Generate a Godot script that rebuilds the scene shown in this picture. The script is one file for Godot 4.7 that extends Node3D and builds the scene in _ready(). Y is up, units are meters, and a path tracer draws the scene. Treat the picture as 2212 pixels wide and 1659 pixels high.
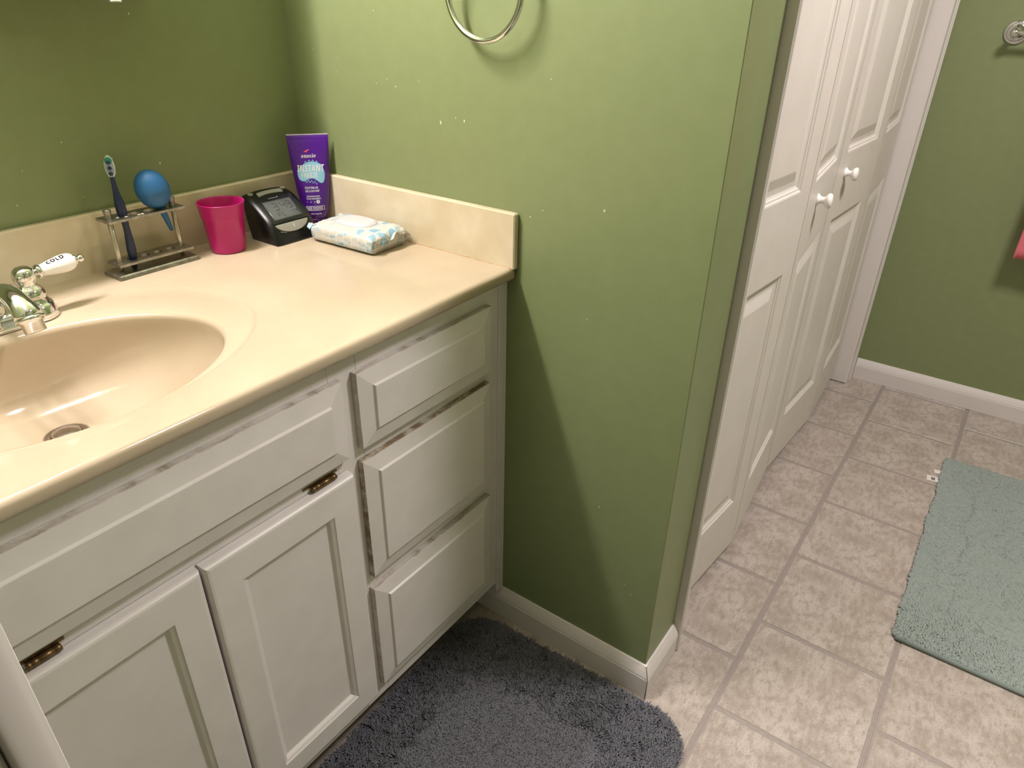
extends Node3D

# ---------------------------------------------------------------- measures (metres)
const H := 0.88          # top of the vanity counter
const D := 0.5612        # counter front edge
const ZF := 0.537        # face frame of the cabinet
const ZC := 0.9129       # end of the partition beside the vanity
const WT := 0.1395       # partition thickness
const X2 := 1.8167       # far wall
const XL := -0.96        # left wall
const BB := 0.0823       # baseboard height
const BT := 0.0151       # baseboard thickness
const CEIL := 2.44
var M := {}
var rng := RandomNumberGenerator.new()

# ---------------------------------------------------------------- nodes
func tag(o: Node, label := "", category := "", group := "", kind := "") -> Node:
	if label != "": o.set_meta("label", label)
	if category != "": o.set_meta("category", category)
	if group != "": o.set_meta("group", group)
	if kind != "": o.set_meta("kind", kind)
	return o

func base(called: String, at := Vector3.ZERO, turn := 0.0, parent: Node = self) -> Node3D:
	var o := Node3D.new()
	o.name = called
	parent.add_child(o, true)
	o.position = at
	o.rotation.y = turn
	return o

func new_st(smooth := false) -> SurfaceTool:
	var st := SurfaceTool.new()
	st.begin(Mesh.PRIMITIVE_TRIANGLES)
	st.set_smooth_group(0 if smooth else -1)
	return st

func put(called: String, st: SurfaceTool, m: Material, parent: Node = self, at := Vector3.ZERO) -> MeshInstance3D:
	st.generate_normals()
	var mesh := st.commit()
	mesh.surface_set_material(0, m)
	return put_mesh(called, mesh, parent, at)

func put_mesh(called: String, mesh: Mesh, parent: Node = self, at := Vector3.ZERO) -> MeshInstance3D:
	var o := MeshInstance3D.new()
	o.name = called
	o.mesh = mesh
	o.position = at
	o.cast_shadow = GeometryInstance3D.SHADOW_CASTING_SETTING_ON
	parent.add_child(o, true)
	return o

# ---------------------------------------------------------------- shapes
func tri(st: SurfaceTool, a: Vector3, b: Vector3, c: Vector3) -> void:   # counter-clockwise from outside
	st.add_vertex(a)
	st.add_vertex(c)
	st.add_vertex(b)

func quad(st: SurfaceTool, a: Vector3, b: Vector3, c: Vector3, d: Vector3) -> void:
	tri(st, a, b, c)
	tri(st, a, c, d)

func face(st: SurfaceTool, pts: Array, out: Vector3) -> void:
	var n: Vector3 = (pts[1] - pts[0]).cross(pts[2] - pts[0])
	var p := pts.duplicate()
	if n.dot(out) < 0: p.reverse()
	for i in range(1, p.size() - 1): tri(st, p[0], p[i], p[i + 1])

func box(st: SurfaceTool, lo: Vector3, hi: Vector3, b := 0.0) -> void:
	var c := (lo + hi) * 0.5
	var h := (hi - lo) * 0.5
	b = min(b, min(h.x, min(h.y, h.z)) * 0.95)
	for ax in 3:
		for s: float in [-1.0, 1.0]:
			var pts := []
			for q in [[-1, -1], [1, -1], [1, 1], [-1, 1]]:
				var v := Vector3.ZERO
				v[ax] = s * h[ax]
				v[(ax + 1) % 3] = q[0] * (h[(ax + 1) % 3] - b)
				v[(ax + 2) % 3] = q[1] * (h[(ax + 2) % 3] - b)
				pts.append(c + v)
			var n := Vector3.ZERO
			n[ax] = s
			face(st, pts, n)
	if b <= 0.0: return
	for ax in 3:
		var u := (ax + 1) % 3
		var w := (ax + 2) % 3
		for su: float in [-1.0, 1.0]:
			for sw: float in [-1.0, 1.0]:
				var pts := []
				for q in [[-1, 0], [1, 0], [1, 1], [-1, 1]]:
					var v := Vector3.ZERO
					v[ax] = q[0] * (h[ax] - b)
					v[u] = su * (h[u] - (b if q[1] == 1 else 0.0))
					v[w] = sw * (h[w] - (0.0 if q[1] == 1 else b))
					pts.append(c + v)
				var n := Vector3.ZERO
				n[u] = su
				n[w] = sw
				face(st, pts, n)
	for sx: float in [-1.0, 1.0]:
		for sy: float in [-1.0, 1.0]:
			for sz: float in [-1.0, 1.0]:
				face(st, [c + Vector3(sx * h.x, sy * (h.y - b), sz * (h.z - b)), c + Vector3(sx * (h.x - b), sy * h.y, sz * (h.z - b)), c + Vector3(sx * (h.x - b), sy * (h.y - b), sz * h.z)], Vector3(sx, sy, sz))

func box_part(called: String, lo: Vector3, hi: Vector3, m: Material, parent: Node = self, b := 0.0) -> MeshInstance3D:
	var st := new_st()
	box(st, lo, hi, b)
	return put(called, st, m, parent)

func loft(st: SurfaceTool, rings: Array, cap := true, closed := true) -> void:
	for i in rings.size() - 1:
		var a: PackedVector3Array = rings[i]
		var b: PackedVector3Array = rings[i + 1]
		var n := a.size()
		for j in (n if closed else n - 1):
			var k := (j + 1) % n
			quad(st, a[j], a[k], b[k], b[j])
	if cap:
		for e in 2:
			var r: PackedVector3Array = rings[0] if e == 0 else rings[-1]
			var c := Vector3.ZERO
			for v in r: c += v
			c /= r.size()
			for j in r.size():
				var k := (j + 1) % r.size()
				if e == 0: tri(st, c, r[k], r[j])
				else: tri(st, c, r[j], r[k])

func lathe(st: SurfaceTool, prof: Array, t := Transform3D.IDENTITY, seg := 28) -> void:   # [radius, height] pairs, upward
	var rings := []
	for p in prof:
		var r := PackedVector3Array()
		for j in seg:
			var a := -TAU * j / seg
			r.append(t * Vector3(cos(a) * p[0], p[1], sin(a) * p[0]))
		rings.append(r)
	loft(st, rings, true)

func sweep(st: SurfaceTool, path: Array, radii: Array, flat := 1.0, seg := 16, side := Vector3(1, 0, 0)) -> void:
	var rings := []
	for i in path.size():
		var d: Vector3 = (path[min(i + 1, path.size() - 1)] - path[max(i - 1, 0)]).normalized()
		var u := (side - d * side.dot(d)).normalized()
		var w := d.cross(u)
		var r := PackedVector3Array()
		for j in seg:
			var a := TAU * j / seg
			r.append(path[i] + u * cos(a) * radii[i] + w * sin(a) * radii[i] * flat)
		rings.append(r)
	loft(st, rings, true)

func torus(st: SurfaceTool, c: Vector3, ax: Vector3, up: Vector3, big: float, small: float, n := 64, m := 12) -> void:
	var rings := []
	var v := ax.cross(up)
	for i in n + 1:
		var a := TAU * i / n
		var d := up * cos(a) + v * sin(a)
		var r := PackedVector3Array()
		for j in m:
			var b := TAU * j / m
			r.append(c + d * (big + small * cos(b)) + ax * small * sin(b))
		rings.append(r)
	loft(st, rings, false)

func rect_ring(x0: float, y0: float, x1: float, y1: float, inset: float, z: float) -> Array:
	return [Vector3(x0 + inset, y0 + inset, z), Vector3(x1 - inset, y0 + inset, z), Vector3(x1 - inset, y1 - inset, z), Vector3(x0 + inset, y1 - inset, z)]

func moulded(st: SurfaceTool, x0: float, y0: float, x1: float, y1: float, steps: Array, fill := true) -> void:
	var prev := []
	for s in steps:
		var r := rect_ring(x0, y0, x1, y1, s[0], s[1])
		if prev:
			for j in 4: quad(st, prev[j], prev[(j + 1) % 4], r[(j + 1) % 4], r[j])
		prev = r
	if fill: quad(st, prev[0], prev[1], prev[2], prev[3])

func extrude(st: SurfaceTool, prof: Array, a: Vector3, b: Vector3, out: Vector3, cut_a := 0.0, cut_b := 0.0) -> void:
	# profile of (depth along out, height); cut shifts the end along the run per metre of depth (mitre)
	var d := (b - a).normalized()
	var ra := []
	var rb := []
	for p: Vector2 in prof:
		ra.append(a + out * p.x + Vector3.UP * p.y + d * p.x * cut_a)
		rb.append(b + out * p.x + Vector3.UP * p.y + d * p.x * cut_b)
	var c := (a + b) * 0.5
	for i in prof.size() - 1:
		var mid: Vector3 = (ra[i] + ra[i + 1] + rb[i] + rb[i + 1]) * 0.25
		face(st, [ra[i], rb[i], rb[i + 1], ra[i + 1]], out * 0.6 + Vector3.UP * (0.2 if prof[i].y > 0.03 else 0.0))
	face(st, ra, -d)
	face(st, rb, d)

func bend(mesh: Mesh, f: Callable) -> ArrayMesh:    # lay a flat lettering mesh on a curved skin
	var out := ArrayMesh.new()
	for s in mesh.get_surface_count():
		var arr := mesh.surface_get_arrays(s)
		var v: PackedVector3Array = arr[Mesh.ARRAY_VERTEX]
		for i in v.size(): v[i] = f.call(v[i])
		var a := []
		a.resize(Mesh.ARRAY_MAX)
		a[Mesh.ARRAY_VERTEX] = v
		if arr[Mesh.ARRAY_INDEX] != null: a[Mesh.ARRAY_INDEX] = arr[Mesh.ARRAY_INDEX]
		a[Mesh.ARRAY_NORMAL] = arr[Mesh.ARRAY_NORMAL]
		out.add_surface_from_arrays(Mesh.PRIMITIVE_TRIANGLES, a)
	return out

func lettering(text: String, width: float, height: float, serif := false, bold := true) -> Mesh:
	var t := TextMesh.new()
	var f := SystemFont.new()
	f.font_names = PackedStringArray(["Droid Serif" if serif else "Droid Sans"])
	f.font_weight = 700 if bold else 400
	t.font = f
	t.text = text
	t.font_size = 32
	t.pixel_size = 0.01
	t.depth = 0.0
	t.curve_step = 1.0
	var bb := t.get_aabb()
	var sx: float = width / max(bb.size.x, 0.0001)
	var sy: float = height / max(bb.size.y, 0.0001)
	var c := bb.get_center()
	return bend(t, func(p: Vector3) -> Vector3: return Vector3((p.x - c.x) * sx, (p.y - c.y) * sy, 0))

# ---------------------------------------------------------------- materials
func mat(rgb: Color, rough: float, metal := 0.0, spec := 0.5) -> StandardMaterial3D:
	var m := StandardMaterial3D.new()
	m.albedo_color = rgb
	m.roughness = rough
	m.metallic = metal
	m.metallic_specular = spec
	return m

func noise(sd: int, freq: float, oct := 4, kind := FastNoiseLite.TYPE_SIMPLEX_SMOOTH) -> FastNoiseLite:
	var n := FastNoiseLite.new()
	n.seed = sd
	n.frequency = freq
	n.noise_type = kind
	n.fractal_octaves = oct
	return n

func seamless(n: FastNoiseLite, size: int) -> Image:
	return n.get_seamless_image(size, size, false, false, 0.15, true)

func paint(size: int, f: Callable) -> ImageTexture:
	var im := Image.create_empty(size, size, false, Image.FORMAT_RGB8)
	for y in size:
		for x in size: im.set_pixel(x, y, f.call(x, y))
	return ImageTexture.create_from_image(im)

func tri_tex(m: StandardMaterial3D, tex: Texture2D, metres: float, world := true) -> StandardMaterial3D:
	m.albedo_texture = tex
	m.uv1_triplanar = true
	m.uv1_world_triplanar = world
	m.uv1_scale = Vector3.ONE / metres
	return m

func cloudy(size: int, sd: int, freq: float, a: Color, b: Color, oct := 4, power := 1.0) -> ImageTexture:
	var im := seamless(noise(sd, freq, oct), size)
	return paint(size, func(x: int, y: int) -> Color: return a.lerp(b, pow(im.get_pixel(x, y).r, power)))

func make_materials() -> void:
	# wall paint: green, with faint roller mottling
	M.wall = tri_tex(mat(Color.WHITE, 0.42), cloudy(256, 3, 0.03, Color8(127, 137, 95), Color8(131, 141, 99)), 0.35)
	M.ceiling = mat(Color8(225, 222, 214), 0.9)
	M.hall = mat(Color8(205, 200, 196), 0.8)
	M.trim = mat(Color8(220, 213, 209), 0.38)
	M.door = tri_tex(mat(Color.WHITE, 0.42), cloudy(256, 5, 0.02, Color8(214, 207, 199), Color8(220, 213, 205)), 0.5, false)
	M.cabinet = tri_tex(mat(Color.WHITE, 0.4), cloudy(256, 6, 0.02, Color8(214, 208, 204), Color8(222, 216, 213)), 0.4)
	# paint worn through to wood and dirt on the slab edges
	var wa := seamless(noise(21, 0.02, 5), 256)
	var wb := seamless(noise(22, 0.11, 3), 256)
	M.worn = tri_tex(mat(Color.WHITE, 0.55), paint(256, func(x: int, y: int) -> Color:
		var k: float = wa.get_pixel(x, y).r * 0.75 + wb.get_pixel(x, y).r * 0.25
		var c := Color8(200, 193, 185).lerp(Color8(172, 163, 151), clamp((k - 0.40) * 2.5, 0, 1))
		return c.lerp(Color8(140, 124, 102), clamp((k - 0.66) * 5.0, 0, 0.8))), 0.22)
	M.worn_wood = tri_tex(mat(Color.WHITE, 0.6), paint(256, func(x: int, y: int) -> Color:
		var k: float = wa.get_pixel(x, y).r * 0.75 + wb.get_pixel(x, y).r * 0.25
		return Color8(122, 104, 80).lerp(Color8(188, 180, 169), clamp((k - 0.38) * 3.0, 0, 1))), 0.22)
	# cast cultured-marble top
	M.marble = tri_tex(mat(Color.WHITE, 0.13), cloudy(512, 31, 0.006, Color8(186, 168, 143), Color8(194, 178, 155), 5), 0.7)
	M.marble_side = tri_tex(mat(Color.WHITE, 0.16), cloudy(512, 37, 0.008, Color8(204, 188, 157), Color8(222, 209, 186), 5, 1.2), 0.5)
	M.chrome = mat(Color8(224, 224, 222), 0.07, 1.0)
	M.bowl_chrome = mat(Color8(190, 182, 176), 0.25, 1.0)
	M.porcelain = mat(Color8(242, 238, 232), 0.08)
	M.black_print = mat(Color8(40, 38, 38), 0.5)
	M.white_print = mat(Color8(232, 228, 232), 0.45)
	M.bronze = mat(Color8(120, 96, 66), 0.4, 0.9)
	var ra := seamless(noise(41, 0.03, 5), 256)
	M.rack = tri_tex(mat(Color.WHITE, 0.3, 0.85), paint(256, func(x: int, y: int) -> Color:
		var k: float = ra.get_pixel(x, y).r
		return Color8(150, 146, 139).lerp(Color8(182, 176, 167), clamp((k - 0.45) * 3.0, 0, 1))), 0.12)
	M.rack_pole = mat(Color8(205, 197, 184), 0.25, 0.8)
	M.crust = mat(Color8(205, 196, 176), 0.9)
	M.navy = mat(Color8(28, 40, 74), 0.35)
	M.clear_rim = mat(Color8(196, 204, 196), 0.25)
	M.teal = mat(Color8(40, 128, 110), 0.4)
	M.bristle = mat(Color8(150, 160, 180), 0.7)
	M.blue = mat(Color8(38, 98, 152), 0.55)
	M.pink_cup = mat(Color8(186, 24, 112), 0.3)
	M.clock = mat(Color8(14, 14, 15), 0.33)
	M.clock_grey = mat(Color8(150, 148, 138), 0.4)
	M.lcd = mat(Color8(84, 87, 86), 0.28)
	M.lcd_ink = mat(Color8(56, 59, 58), 0.4)
	M.purple = mat(Color8(76, 24, 132), 0.28)
	M.purple_cap = mat(Color8(58, 14, 78), 0.3)
	M.sky_print = mat(Color8(140, 196, 222), 0.4)
	M.coral_print = mat(Color8(228, 84, 112), 0.45)
	M.wipes = mat(Color8(216, 216, 216), 0.3)
	M.wipes.albedo_texture = wipes_print()
	M.lid = mat(Color8(206, 200, 204), 0.3)
	M.towel = tri_tex(mat(Color.WHITE, 0.95), cloudy(128, 51, 0.12, Color8(206, 100, 112), Color8(226, 126, 134), 3), 0.05)
	M.grout = tri_tex(mat(Color.WHITE, 0.6), cloudy(128, 61, 0.06, Color8(150, 139, 133), Color8(160, 150, 144)), 0.12)
	M.tiles = []
	var va := seamless(noise(71, 0.007, 4), 512)
	var wn := noise(72, 0.009, 5)
	wn.fractal_type = FastNoiseLite.FRACTAL_RIDGED
	wn.domain_warp_enabled = true
	wn.domain_warp_amplitude = 45.0
	wn.domain_warp_frequency = 0.010
	var vb := seamless(wn, 512)
	var vc := seamless(noise(73, 0.14, 3), 512)
	var vd := seamless(noise(74, 0.022, 5), 512)
	var tile_tex := paint(512, func(x: int, y: int) -> Color:
		var yy := (y * 2) % 512
		var a: float = va.get_pixel(x, y).r
		var b: float = vb.get_pixel(x, yy).r
		var c: float = vc.get_pixel(x, y).r
		var d: float = vd.get_pixel(x, yy).r
		var col := Color8(168, 156, 146).lerp(Color8(186, 175, 166), clamp(a * 1.8 - 0.4, 0, 1))
		col = col.lerp(Color8(156, 143, 131), clamp((0.46 - d) * 3.0, 0, 0.65))
		col = col.lerp(Color8(196, 187, 179), clamp((d - 0.60) * 3.0, 0, 0.45))
		col = col.lerp(Color8(204, 196, 188), clamp((b - 0.72) * 4.0, 0, 0.42) * clamp(a * 2.0 - 0.4, 0.15, 1))
		return col.lerp(Color8(142, 127, 115), clamp((c - 0.60) * 3.0, 0, 0.4)))
	for k in 5:
		var m := tri_tex(mat(Color.WHITE, 0.4), tile_tex, 0.42, false)
		m.uv1_offset = Vector3(k * 0.37, 0, k * 0.61)
		M.tiles.append(m)
	M.rug = mat(Color8(116, 116, 123), 0.95)
	M.rug_back = mat(Color8(62, 62, 66), 0.95)
	M.mat_pile = mat(Color8(150, 160, 154), 0.95)
	M.mat_back = mat(Color8(126, 137, 132), 0.95)
	M.mirror = mat(Color8(235, 238, 236), 0.0, 1.0)
	M.clear = mat(Color(0.85, 0.86, 0.8, 0.5), 0.1)
	M.clear.transparency = BaseMaterial3D.TRANSPARENCY_ALPHA
	M.paper = mat(Color8(226, 221, 212), 0.8)

func wipes_print() -> ImageTexture:
	var r := RandomNumberGenerator.new()
	r.seed = 5
	var n := 8
	var cells := []
	var cols := [Color8(150, 203, 234), Color8(206, 224, 226), Color8(222, 228, 222), Color8(244, 234, 220), Color8(176, 214, 234), Color8(240, 236, 228)]
	for i in n * n: cells.append([r.randi() % 4, cols[r.randi() % 6], cols[2 + r.randi() % 2 + (2 if r.randf() < 0.3 else 0)]])
	return paint(512, func(x: int, y: int) -> Color:
		var c := 512.0 / n
		var i := int(x / c)
		var j := int(y / c)
		var u: float = x / c - i
		var v: float = y / c - j
		var cell = cells[j * n + i]
		var line := Color8(252, 248, 242)
		if u < 0.05 or v < 0.05 or u > 0.95 or v > 0.95: return line
		var q: int = cell[0] if (i + j) % 3 == 0 else (i % 2) + 2 * (j % 2)
		var cu: float = 1.0 if q % 2 == 0 else 0.0
		var cv: float = 1.0 if q < 2 else 0.0
		var d := Vector2(u - cu, v - cv).length()
		if abs(d - 0.93) < 0.05: return line
		return cell[1] if d < 0.93 else cell[2])

# ---------------------------------------------------------------- scene
func _ready() -> void:
	rng.seed = 11
	var cam := Camera3D.new()
	cam.name = "camera"
	add_child(cam)
	cam.position = Vector3(-0.98464, 1.30962, 1.25253)
	cam.rotation = Vector3(deg_to_rad(-29.15457), deg_to_rad(-54.66196), deg_to_rad(1.11685))
	cam.fov = 57.55083
	cam.near = 0.02
	cam.current = true
	var env := Environment.new()
	env.background_mode = Environment.BG_COLOR
	env.background_color = Color(0.02, 0.02, 0.02)
	env.tonemap_mode = Environment.TONE_MAPPER_LINEAR
	env.tonemap_exposure = 1.0
	env.sdfgi_enabled = true
	env.ssao_enabled = true
	env.ssil_enabled = true
	var we := WorldEnvironment.new()
	we.environment = env
	add_child(we)
	make_materials()
	make_vanity_light()
	make_ceiling_light()
	make_shell()
	make_floor()
	make_closet_doors()
	make_cabinet()
	make_top()
	make_faucet()
	make_mirror()
	make_towel_ring()
	make_towel_bar()
	make_rack()
	make_toothbrush()
	make_bulb_syringe()
	make_cup()
	make_clock()
	make_tube()
	make_wipes()
	make_rug()
	make_mat()

const BULB_ENERGY := 0.44
const CEIL_ENERGY := 3.85
const WARM := Color(1.0, 0.962, 0.968)

func lamp(at: Vector3, energy: float, size: float, color: Color, parent: Node) -> void:
	var l := OmniLight3D.new()
	l.name = "bulb_glow"
	l.light_energy = energy
	l.light_color = color
	l.light_size = size
	l.omni_range = 8.0
	l.omni_attenuation = 2.0
	l.shadow_enabled = true
	parent.add_child(l, true)
	l.position = at

func make_vanity_light() -> void:
	var t := base("vanity_light_bar", Vector3(-0.66, 1.965, 0))
	tag(t, "chrome light bar with four globe bulbs above the mirror cabinet", "light")
	var glow := mat(Color8(255, 244, 226), 0.4)
	glow.emission_enabled = true
	glow.emission = WARM
	glow.emission_energy_multiplier = 2.5
	box_part("backplate", Vector3(-0.275, -0.055, 0.0), Vector3(0.275, 0.055, 0.03), M.chrome, t, 0.006)
	for k in 4:
		var x := -0.2 + k * 0.1333
		var st := new_st(true)
		lathe(st, [[0.026, 0.028], [0.026, 0.05], [0.018, 0.056], [0.018, 0.09]], Transform3D(Basis(Vector3.RIGHT, PI / 2), Vector3(x, 0, 0)))
		put("socket", st, M.chrome, t)
		var s := SphereMesh.new()
		s.radius = 0.046
		s.height = 0.092
		s.material = glow
		put_mesh("globe_bulb", s, t, Vector3(x, 0, 0.13))
		lamp(Vector3(x, 0, 0.13), BULB_ENERGY, 0.04, WARM, t)

func make_ceiling_light() -> void:
	var t := base("ceiling_light", Vector3(0.5, CEIL, 1.66))
	tag(t, "square white ceiling light with a flat frosted panel over the bathroom", "light")
	box_part("housing", Vector3(-0.18, -0.06, -0.18), Vector3(0.18, 0.0, 0.18), M.trim, t, 0.006)
	var glow := mat(Color8(255, 246, 232), 0.5)
	glow.emission_enabled = true
	glow.emission = WARM
	glow.emission_energy_multiplier = 1.5
	box_part("frosted_panel", Vector3(-0.16, -0.066, -0.16), Vector3(0.16, -0.0605, 0.16), glow, t)
	var l := AreaLight3D.new()
	l.name = "panel_glow"
	l.area_size = Vector2(0.32, 0.32)
	l.light_energy = CEIL_ENERGY
	l.light_color = WARM
	l.area_range = 8.0
	l.area_attenuation = 2.0
	l.shadow_enabled = true
	t.add_child(l, true)
	l.position = Vector3(0, -0.068, 0)
	l.rotation.x = -PI / 2

func structure(called: String, lo: Vector3, hi: Vector3, m: Material, b := 0.0) -> MeshInstance3D:
	var o := box_part(called, lo, hi, m, self, b)
	tag(o, "", "", "", "structure")
	return o

func make_shell() -> void:
	var o := structure("wall_back", Vector3(XL - 0.1, -0.05, -0.1), Vector3(0.0, CEIL, 0.0), M.wall)
	chips(o, [[-0.311, 1.271, 3], [-0.314, 1.036, 3], [-0.466, 1.092, 2], [-0.533, 1.058, 2], [-0.555, 1.01, 2], [-0.456, 1.004, 2]], false)
	o = structure("wall_side", Vector3(0.0, -0.05, -0.1), Vector3(WT, CEIL, ZC), M.wall, 0.0012)
	chips(o, [[1.011, 0.728, 4], [0.818, 0.711, 2], [0.434, 0.77, 3], [0.237, 0.837, 2], [0.252, 0.859, 3], [0.27, 0.844, 2], [1.173, 0.341, 2], [1.12, 0.424, 2], [1.117, 0.443, 4], [1.109, 0.389, 4], [1.196, 0.617, 2], [1.199, 0.137, 2], [1.174, 0.13, 2], [1.171, 0.263, 2], [1.16, 0.284, 3], [1.162, 0.235, 2], [1.28, 0.241, 2], [0.976, 0.586, 3], [0.991, 0.611, 2], [1.21, 0.07, 2]], true)
	structure("wall_far", Vector3(X2, -0.05, 0.2), Vector3(X2 + 0.1, CEIL, 2.7), M.wall)
	structure("wall_closet", Vector3(WT, -0.05, 0.2), Vector3(X2, CEIL, 0.28), M.hall)
	structure("wall_header", Vector3(WT, 2.06, 0.83), Vector3(X2, CEIL, ZC), M.wall)
	structure("wall_front", Vector3(XL - 0.1, -0.05, 2.6), Vector3(X2, CEIL, 2.7), M.wall)
	structure("wall_left", Vector3(XL - 0.11, -0.05, 0.0), Vector3(XL, CEIL, 0.955), M.wall)
	structure("wall_entry", Vector3(XL - 0.11, -0.05, 1.79), Vector3(XL, CEIL, 2.6), M.wall)
	structure("wall_lintel", Vector3(XL - 0.11, 2.05, 0.955), Vector3(XL, CEIL, 1.79), M.wall)
	structure("wall_hall", Vector3(-2.3, -0.05, 0.2), Vector3(-2.2, CEIL, 2.7), M.hall)
	structure("wall_hall_end", Vector3(-2.2, -0.05, 0.2), Vector3(XL - 0.11, CEIL, 0.3), M.hall)
	structure("wall_hall_near", Vector3(-2.2, -0.05, 2.6), Vector3(XL - 0.11, CEIL, 2.7), M.hall)
	structure("ceiling", Vector3(-2.3, CEIL, -0.1), Vector3(X2 + 0.1, CEIL + 0.08, 2.7), M.ceiling)
	# entry door frame beside the camera: jamb and casing
	var t := base("trim_1")
	tag(t, "white entry door casing at the left edge of the picture", "", "", "structure")
	box_part("jamb", Vector3(XL - 0.115, 0.0, 0.955), Vector3(XL - 0.001, 2.05, 0.975), M.trim, t, 0.002)
	var st := new_st(true)
	var ring_b := PackedVector3Array()
	var ring_t := PackedVector3Array()
	for p in [[0.0, 0.905], [0.016, 0.905], [0.019, 0.910], [0.019, 0.918], [0.015, 0.924], [0.012, 0.94], [0.012, 0.958], [0.015, 0.964], [0.0185, 0.969], [0.0175, 0.974], [0.013, 0.977], [0.005, 0.978], [0.0, 0.978]]:
		ring_b.append(Vector3(XL + p[0], 0.0, p[1]))
		ring_t.append(Vector3(XL + p[0], 2.08, p[1]))
	loft(st, [ring_b, ring_t], true)
	put("casing", st, M.trim, t)
	# closet opening: narrow stop at the left, jamb and casing at the right
	t = base("trim_2")
	tag(t, "narrow white edge trim between the green wall end and the closet doors", "", "", "structure")
	box_part("edge_board", Vector3(WT + 0.0015, 0.0, 0.80), Vector3(WT + 0.016, 2.06, 0.9325), M.trim, t, 0.003)
	t = base("trim_3")
	tag(t, "white closet door casing in the far corner", "", "", "structure")
	box_part("jamb", Vector3(1.7245, 0.0, 0.80), Vector3(1.745, 2.06, 0.9285), M.trim, t, 0.006)
	st = new_st()
	var pr := [[1.7455, 0.913], [1.7455, 0.9275], [1.757, 0.9285], [1.759, 0.9265], [1.772, 0.9285], [1.776, 0.932], [1.784, 0.932], [1.786, 0.929], [1.789, 0.929], [1.792, 0.934], [1.802, 0.934], [1.8165, 0.930], [1.8165, 0.913]]
	ring_b = PackedVector3Array()
	ring_t = PackedVector3Array()
	for p in pr:
		ring_b.append(Vector3(p[0], 0.0, p[1]))
		ring_t.append(Vector3(p[0], 2.10, p[1]))
	loft(st, [ring_t, ring_b], true)
	put("casing", st, M.trim, t)
	# baseboards
	var prof := [Vector2(0, 0.0005), Vector2(BT, 0.0005), Vector2(BT, 0.054), Vector2(BT - 0.0012, 0.0565), Vector2(BT - 0.0012, 0.059), Vector2(BT - 0.003, 0.064), Vector2(BT - 0.006, 0.071), Vector2(BT - 0.0095, 0.0775), Vector2(BT - 0.0115, BB - 0.001), Vector2(0, BB)]
	t = base("baseboard_side")
	tag(t, "white moulded baseboard around the end of the partition wall", "", "", "structure")
	st = new_st()
	extrude(st, prof, Vector3(0, 0, 0.47), Vector3(0, 0, ZC), Vector3.LEFT, 0.0, 1.0)
	put("board", st, M.trim, t)
	st = new_st()
	extrude(st, prof, Vector3(0, 0, ZC), Vector3(WT + 0.001, 0, ZC), Vector3.BACK, -1.0, 0.0)
	put("board", st, M.trim, t)
	# dirty open joint at the mitre
	st = new_st(true)
	var run := []
	var rads := []
	for p: Vector2 in prof.slice(1, 9):
		run.append(Vector3(-p.x, p.y, ZC + p.x))
		rads.append(0.0007 if p.y > 0.01 else 0.0012)
	sweep(st, run, rads, 1.0, 8)
	put("mitre_joint", st, mat(Color8(88, 66, 44), 0.8), t)
	t = base("baseboard_far")
	tag(t, "white moulded baseboard along the far green wall", "", "", "structure")
	st = new_st()
	extrude(st, prof, Vector3(X2, 0, 0.935), Vector3(X2, 0, 2.6), Vector3.LEFT)
	put("board", st, M.trim, t)
	var q := structure("baseboard_front", Vector3(XL, 0, 2.585), Vector3(X2 - 0.016, BB, 2.6), M.trim, 0.003)

func chips(wall: Node, spots: Array, on_side: bool) -> void:
	var st := new_st()
	for s in spots:
		var r: float = s[2] * 0.0004
		var long := 1.0 + rng.randf() * 1.2
		var a0 := rng.randf() * TAU
		var pts := []
		for j in 6:
			var a := a0 + TAU * j / 6
			var rr := r * (0.7 + rng.randf() * 0.5)
			var u := cos(a) * rr
			var v := sin(a) * rr * long
			pts.append(Vector3(-0.0003, s[0] + v, s[1] + u) if on_side else Vector3(s[0] + u, s[1] + v, 0.0003))
		face(st, pts, Vector3.LEFT if on_side else Vector3.BACK)
	tag(put("paint_chips", st, M.paper, wall), "small white paint chips in the green wall", "", "", "stuff")

func make_floor() -> void:
	var f := base("floor")
	tag(f, "", "", "", "structure")
	box_part("grout", Vector3(-2.3, -0.06, -0.1), Vector3(X2 + 0.1, -0.0018, 2.7), M.grout, f)
	var px := 0.2877
	var pz := 0.2872
	var gap := 0.0058
	for row in range(-2, 6):
		var z0 := 1.0515 + row * pz
		var off := 0.0587 + (0.0 if posmod(row, 2) == 0 else px * 0.5)
		# raised bead down the middle of the long joints
		box_part("joint_bead", Vector3(XL, -0.004, z0 - 0.0026), Vector3(X2, -0.0009, z0 + 0.0026), M.grout, f, 0.001)
		for col in range(-4, 7):
			var x0 := off + col * px
			var lo := Vector3(max(x0 + gap, XL), -0.005, max(z0 + gap, 0.45))
			var hi := Vector3(min(x0 + px - gap, X2), 0.0, min(z0 + pz - gap, 2.6))
			if hi.x - lo.x < 0.01 or hi.z - lo.z < 0.01: continue
			var c := (lo + hi) * 0.5
			var st := new_st()
			box(st, lo - c, hi - c, 0.0014)
			var o := put("tile", st, M.tiles[rng.randi() % 5], f, c)
			if rng.randf() < 0.5 : o.rotation.y = PI

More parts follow.
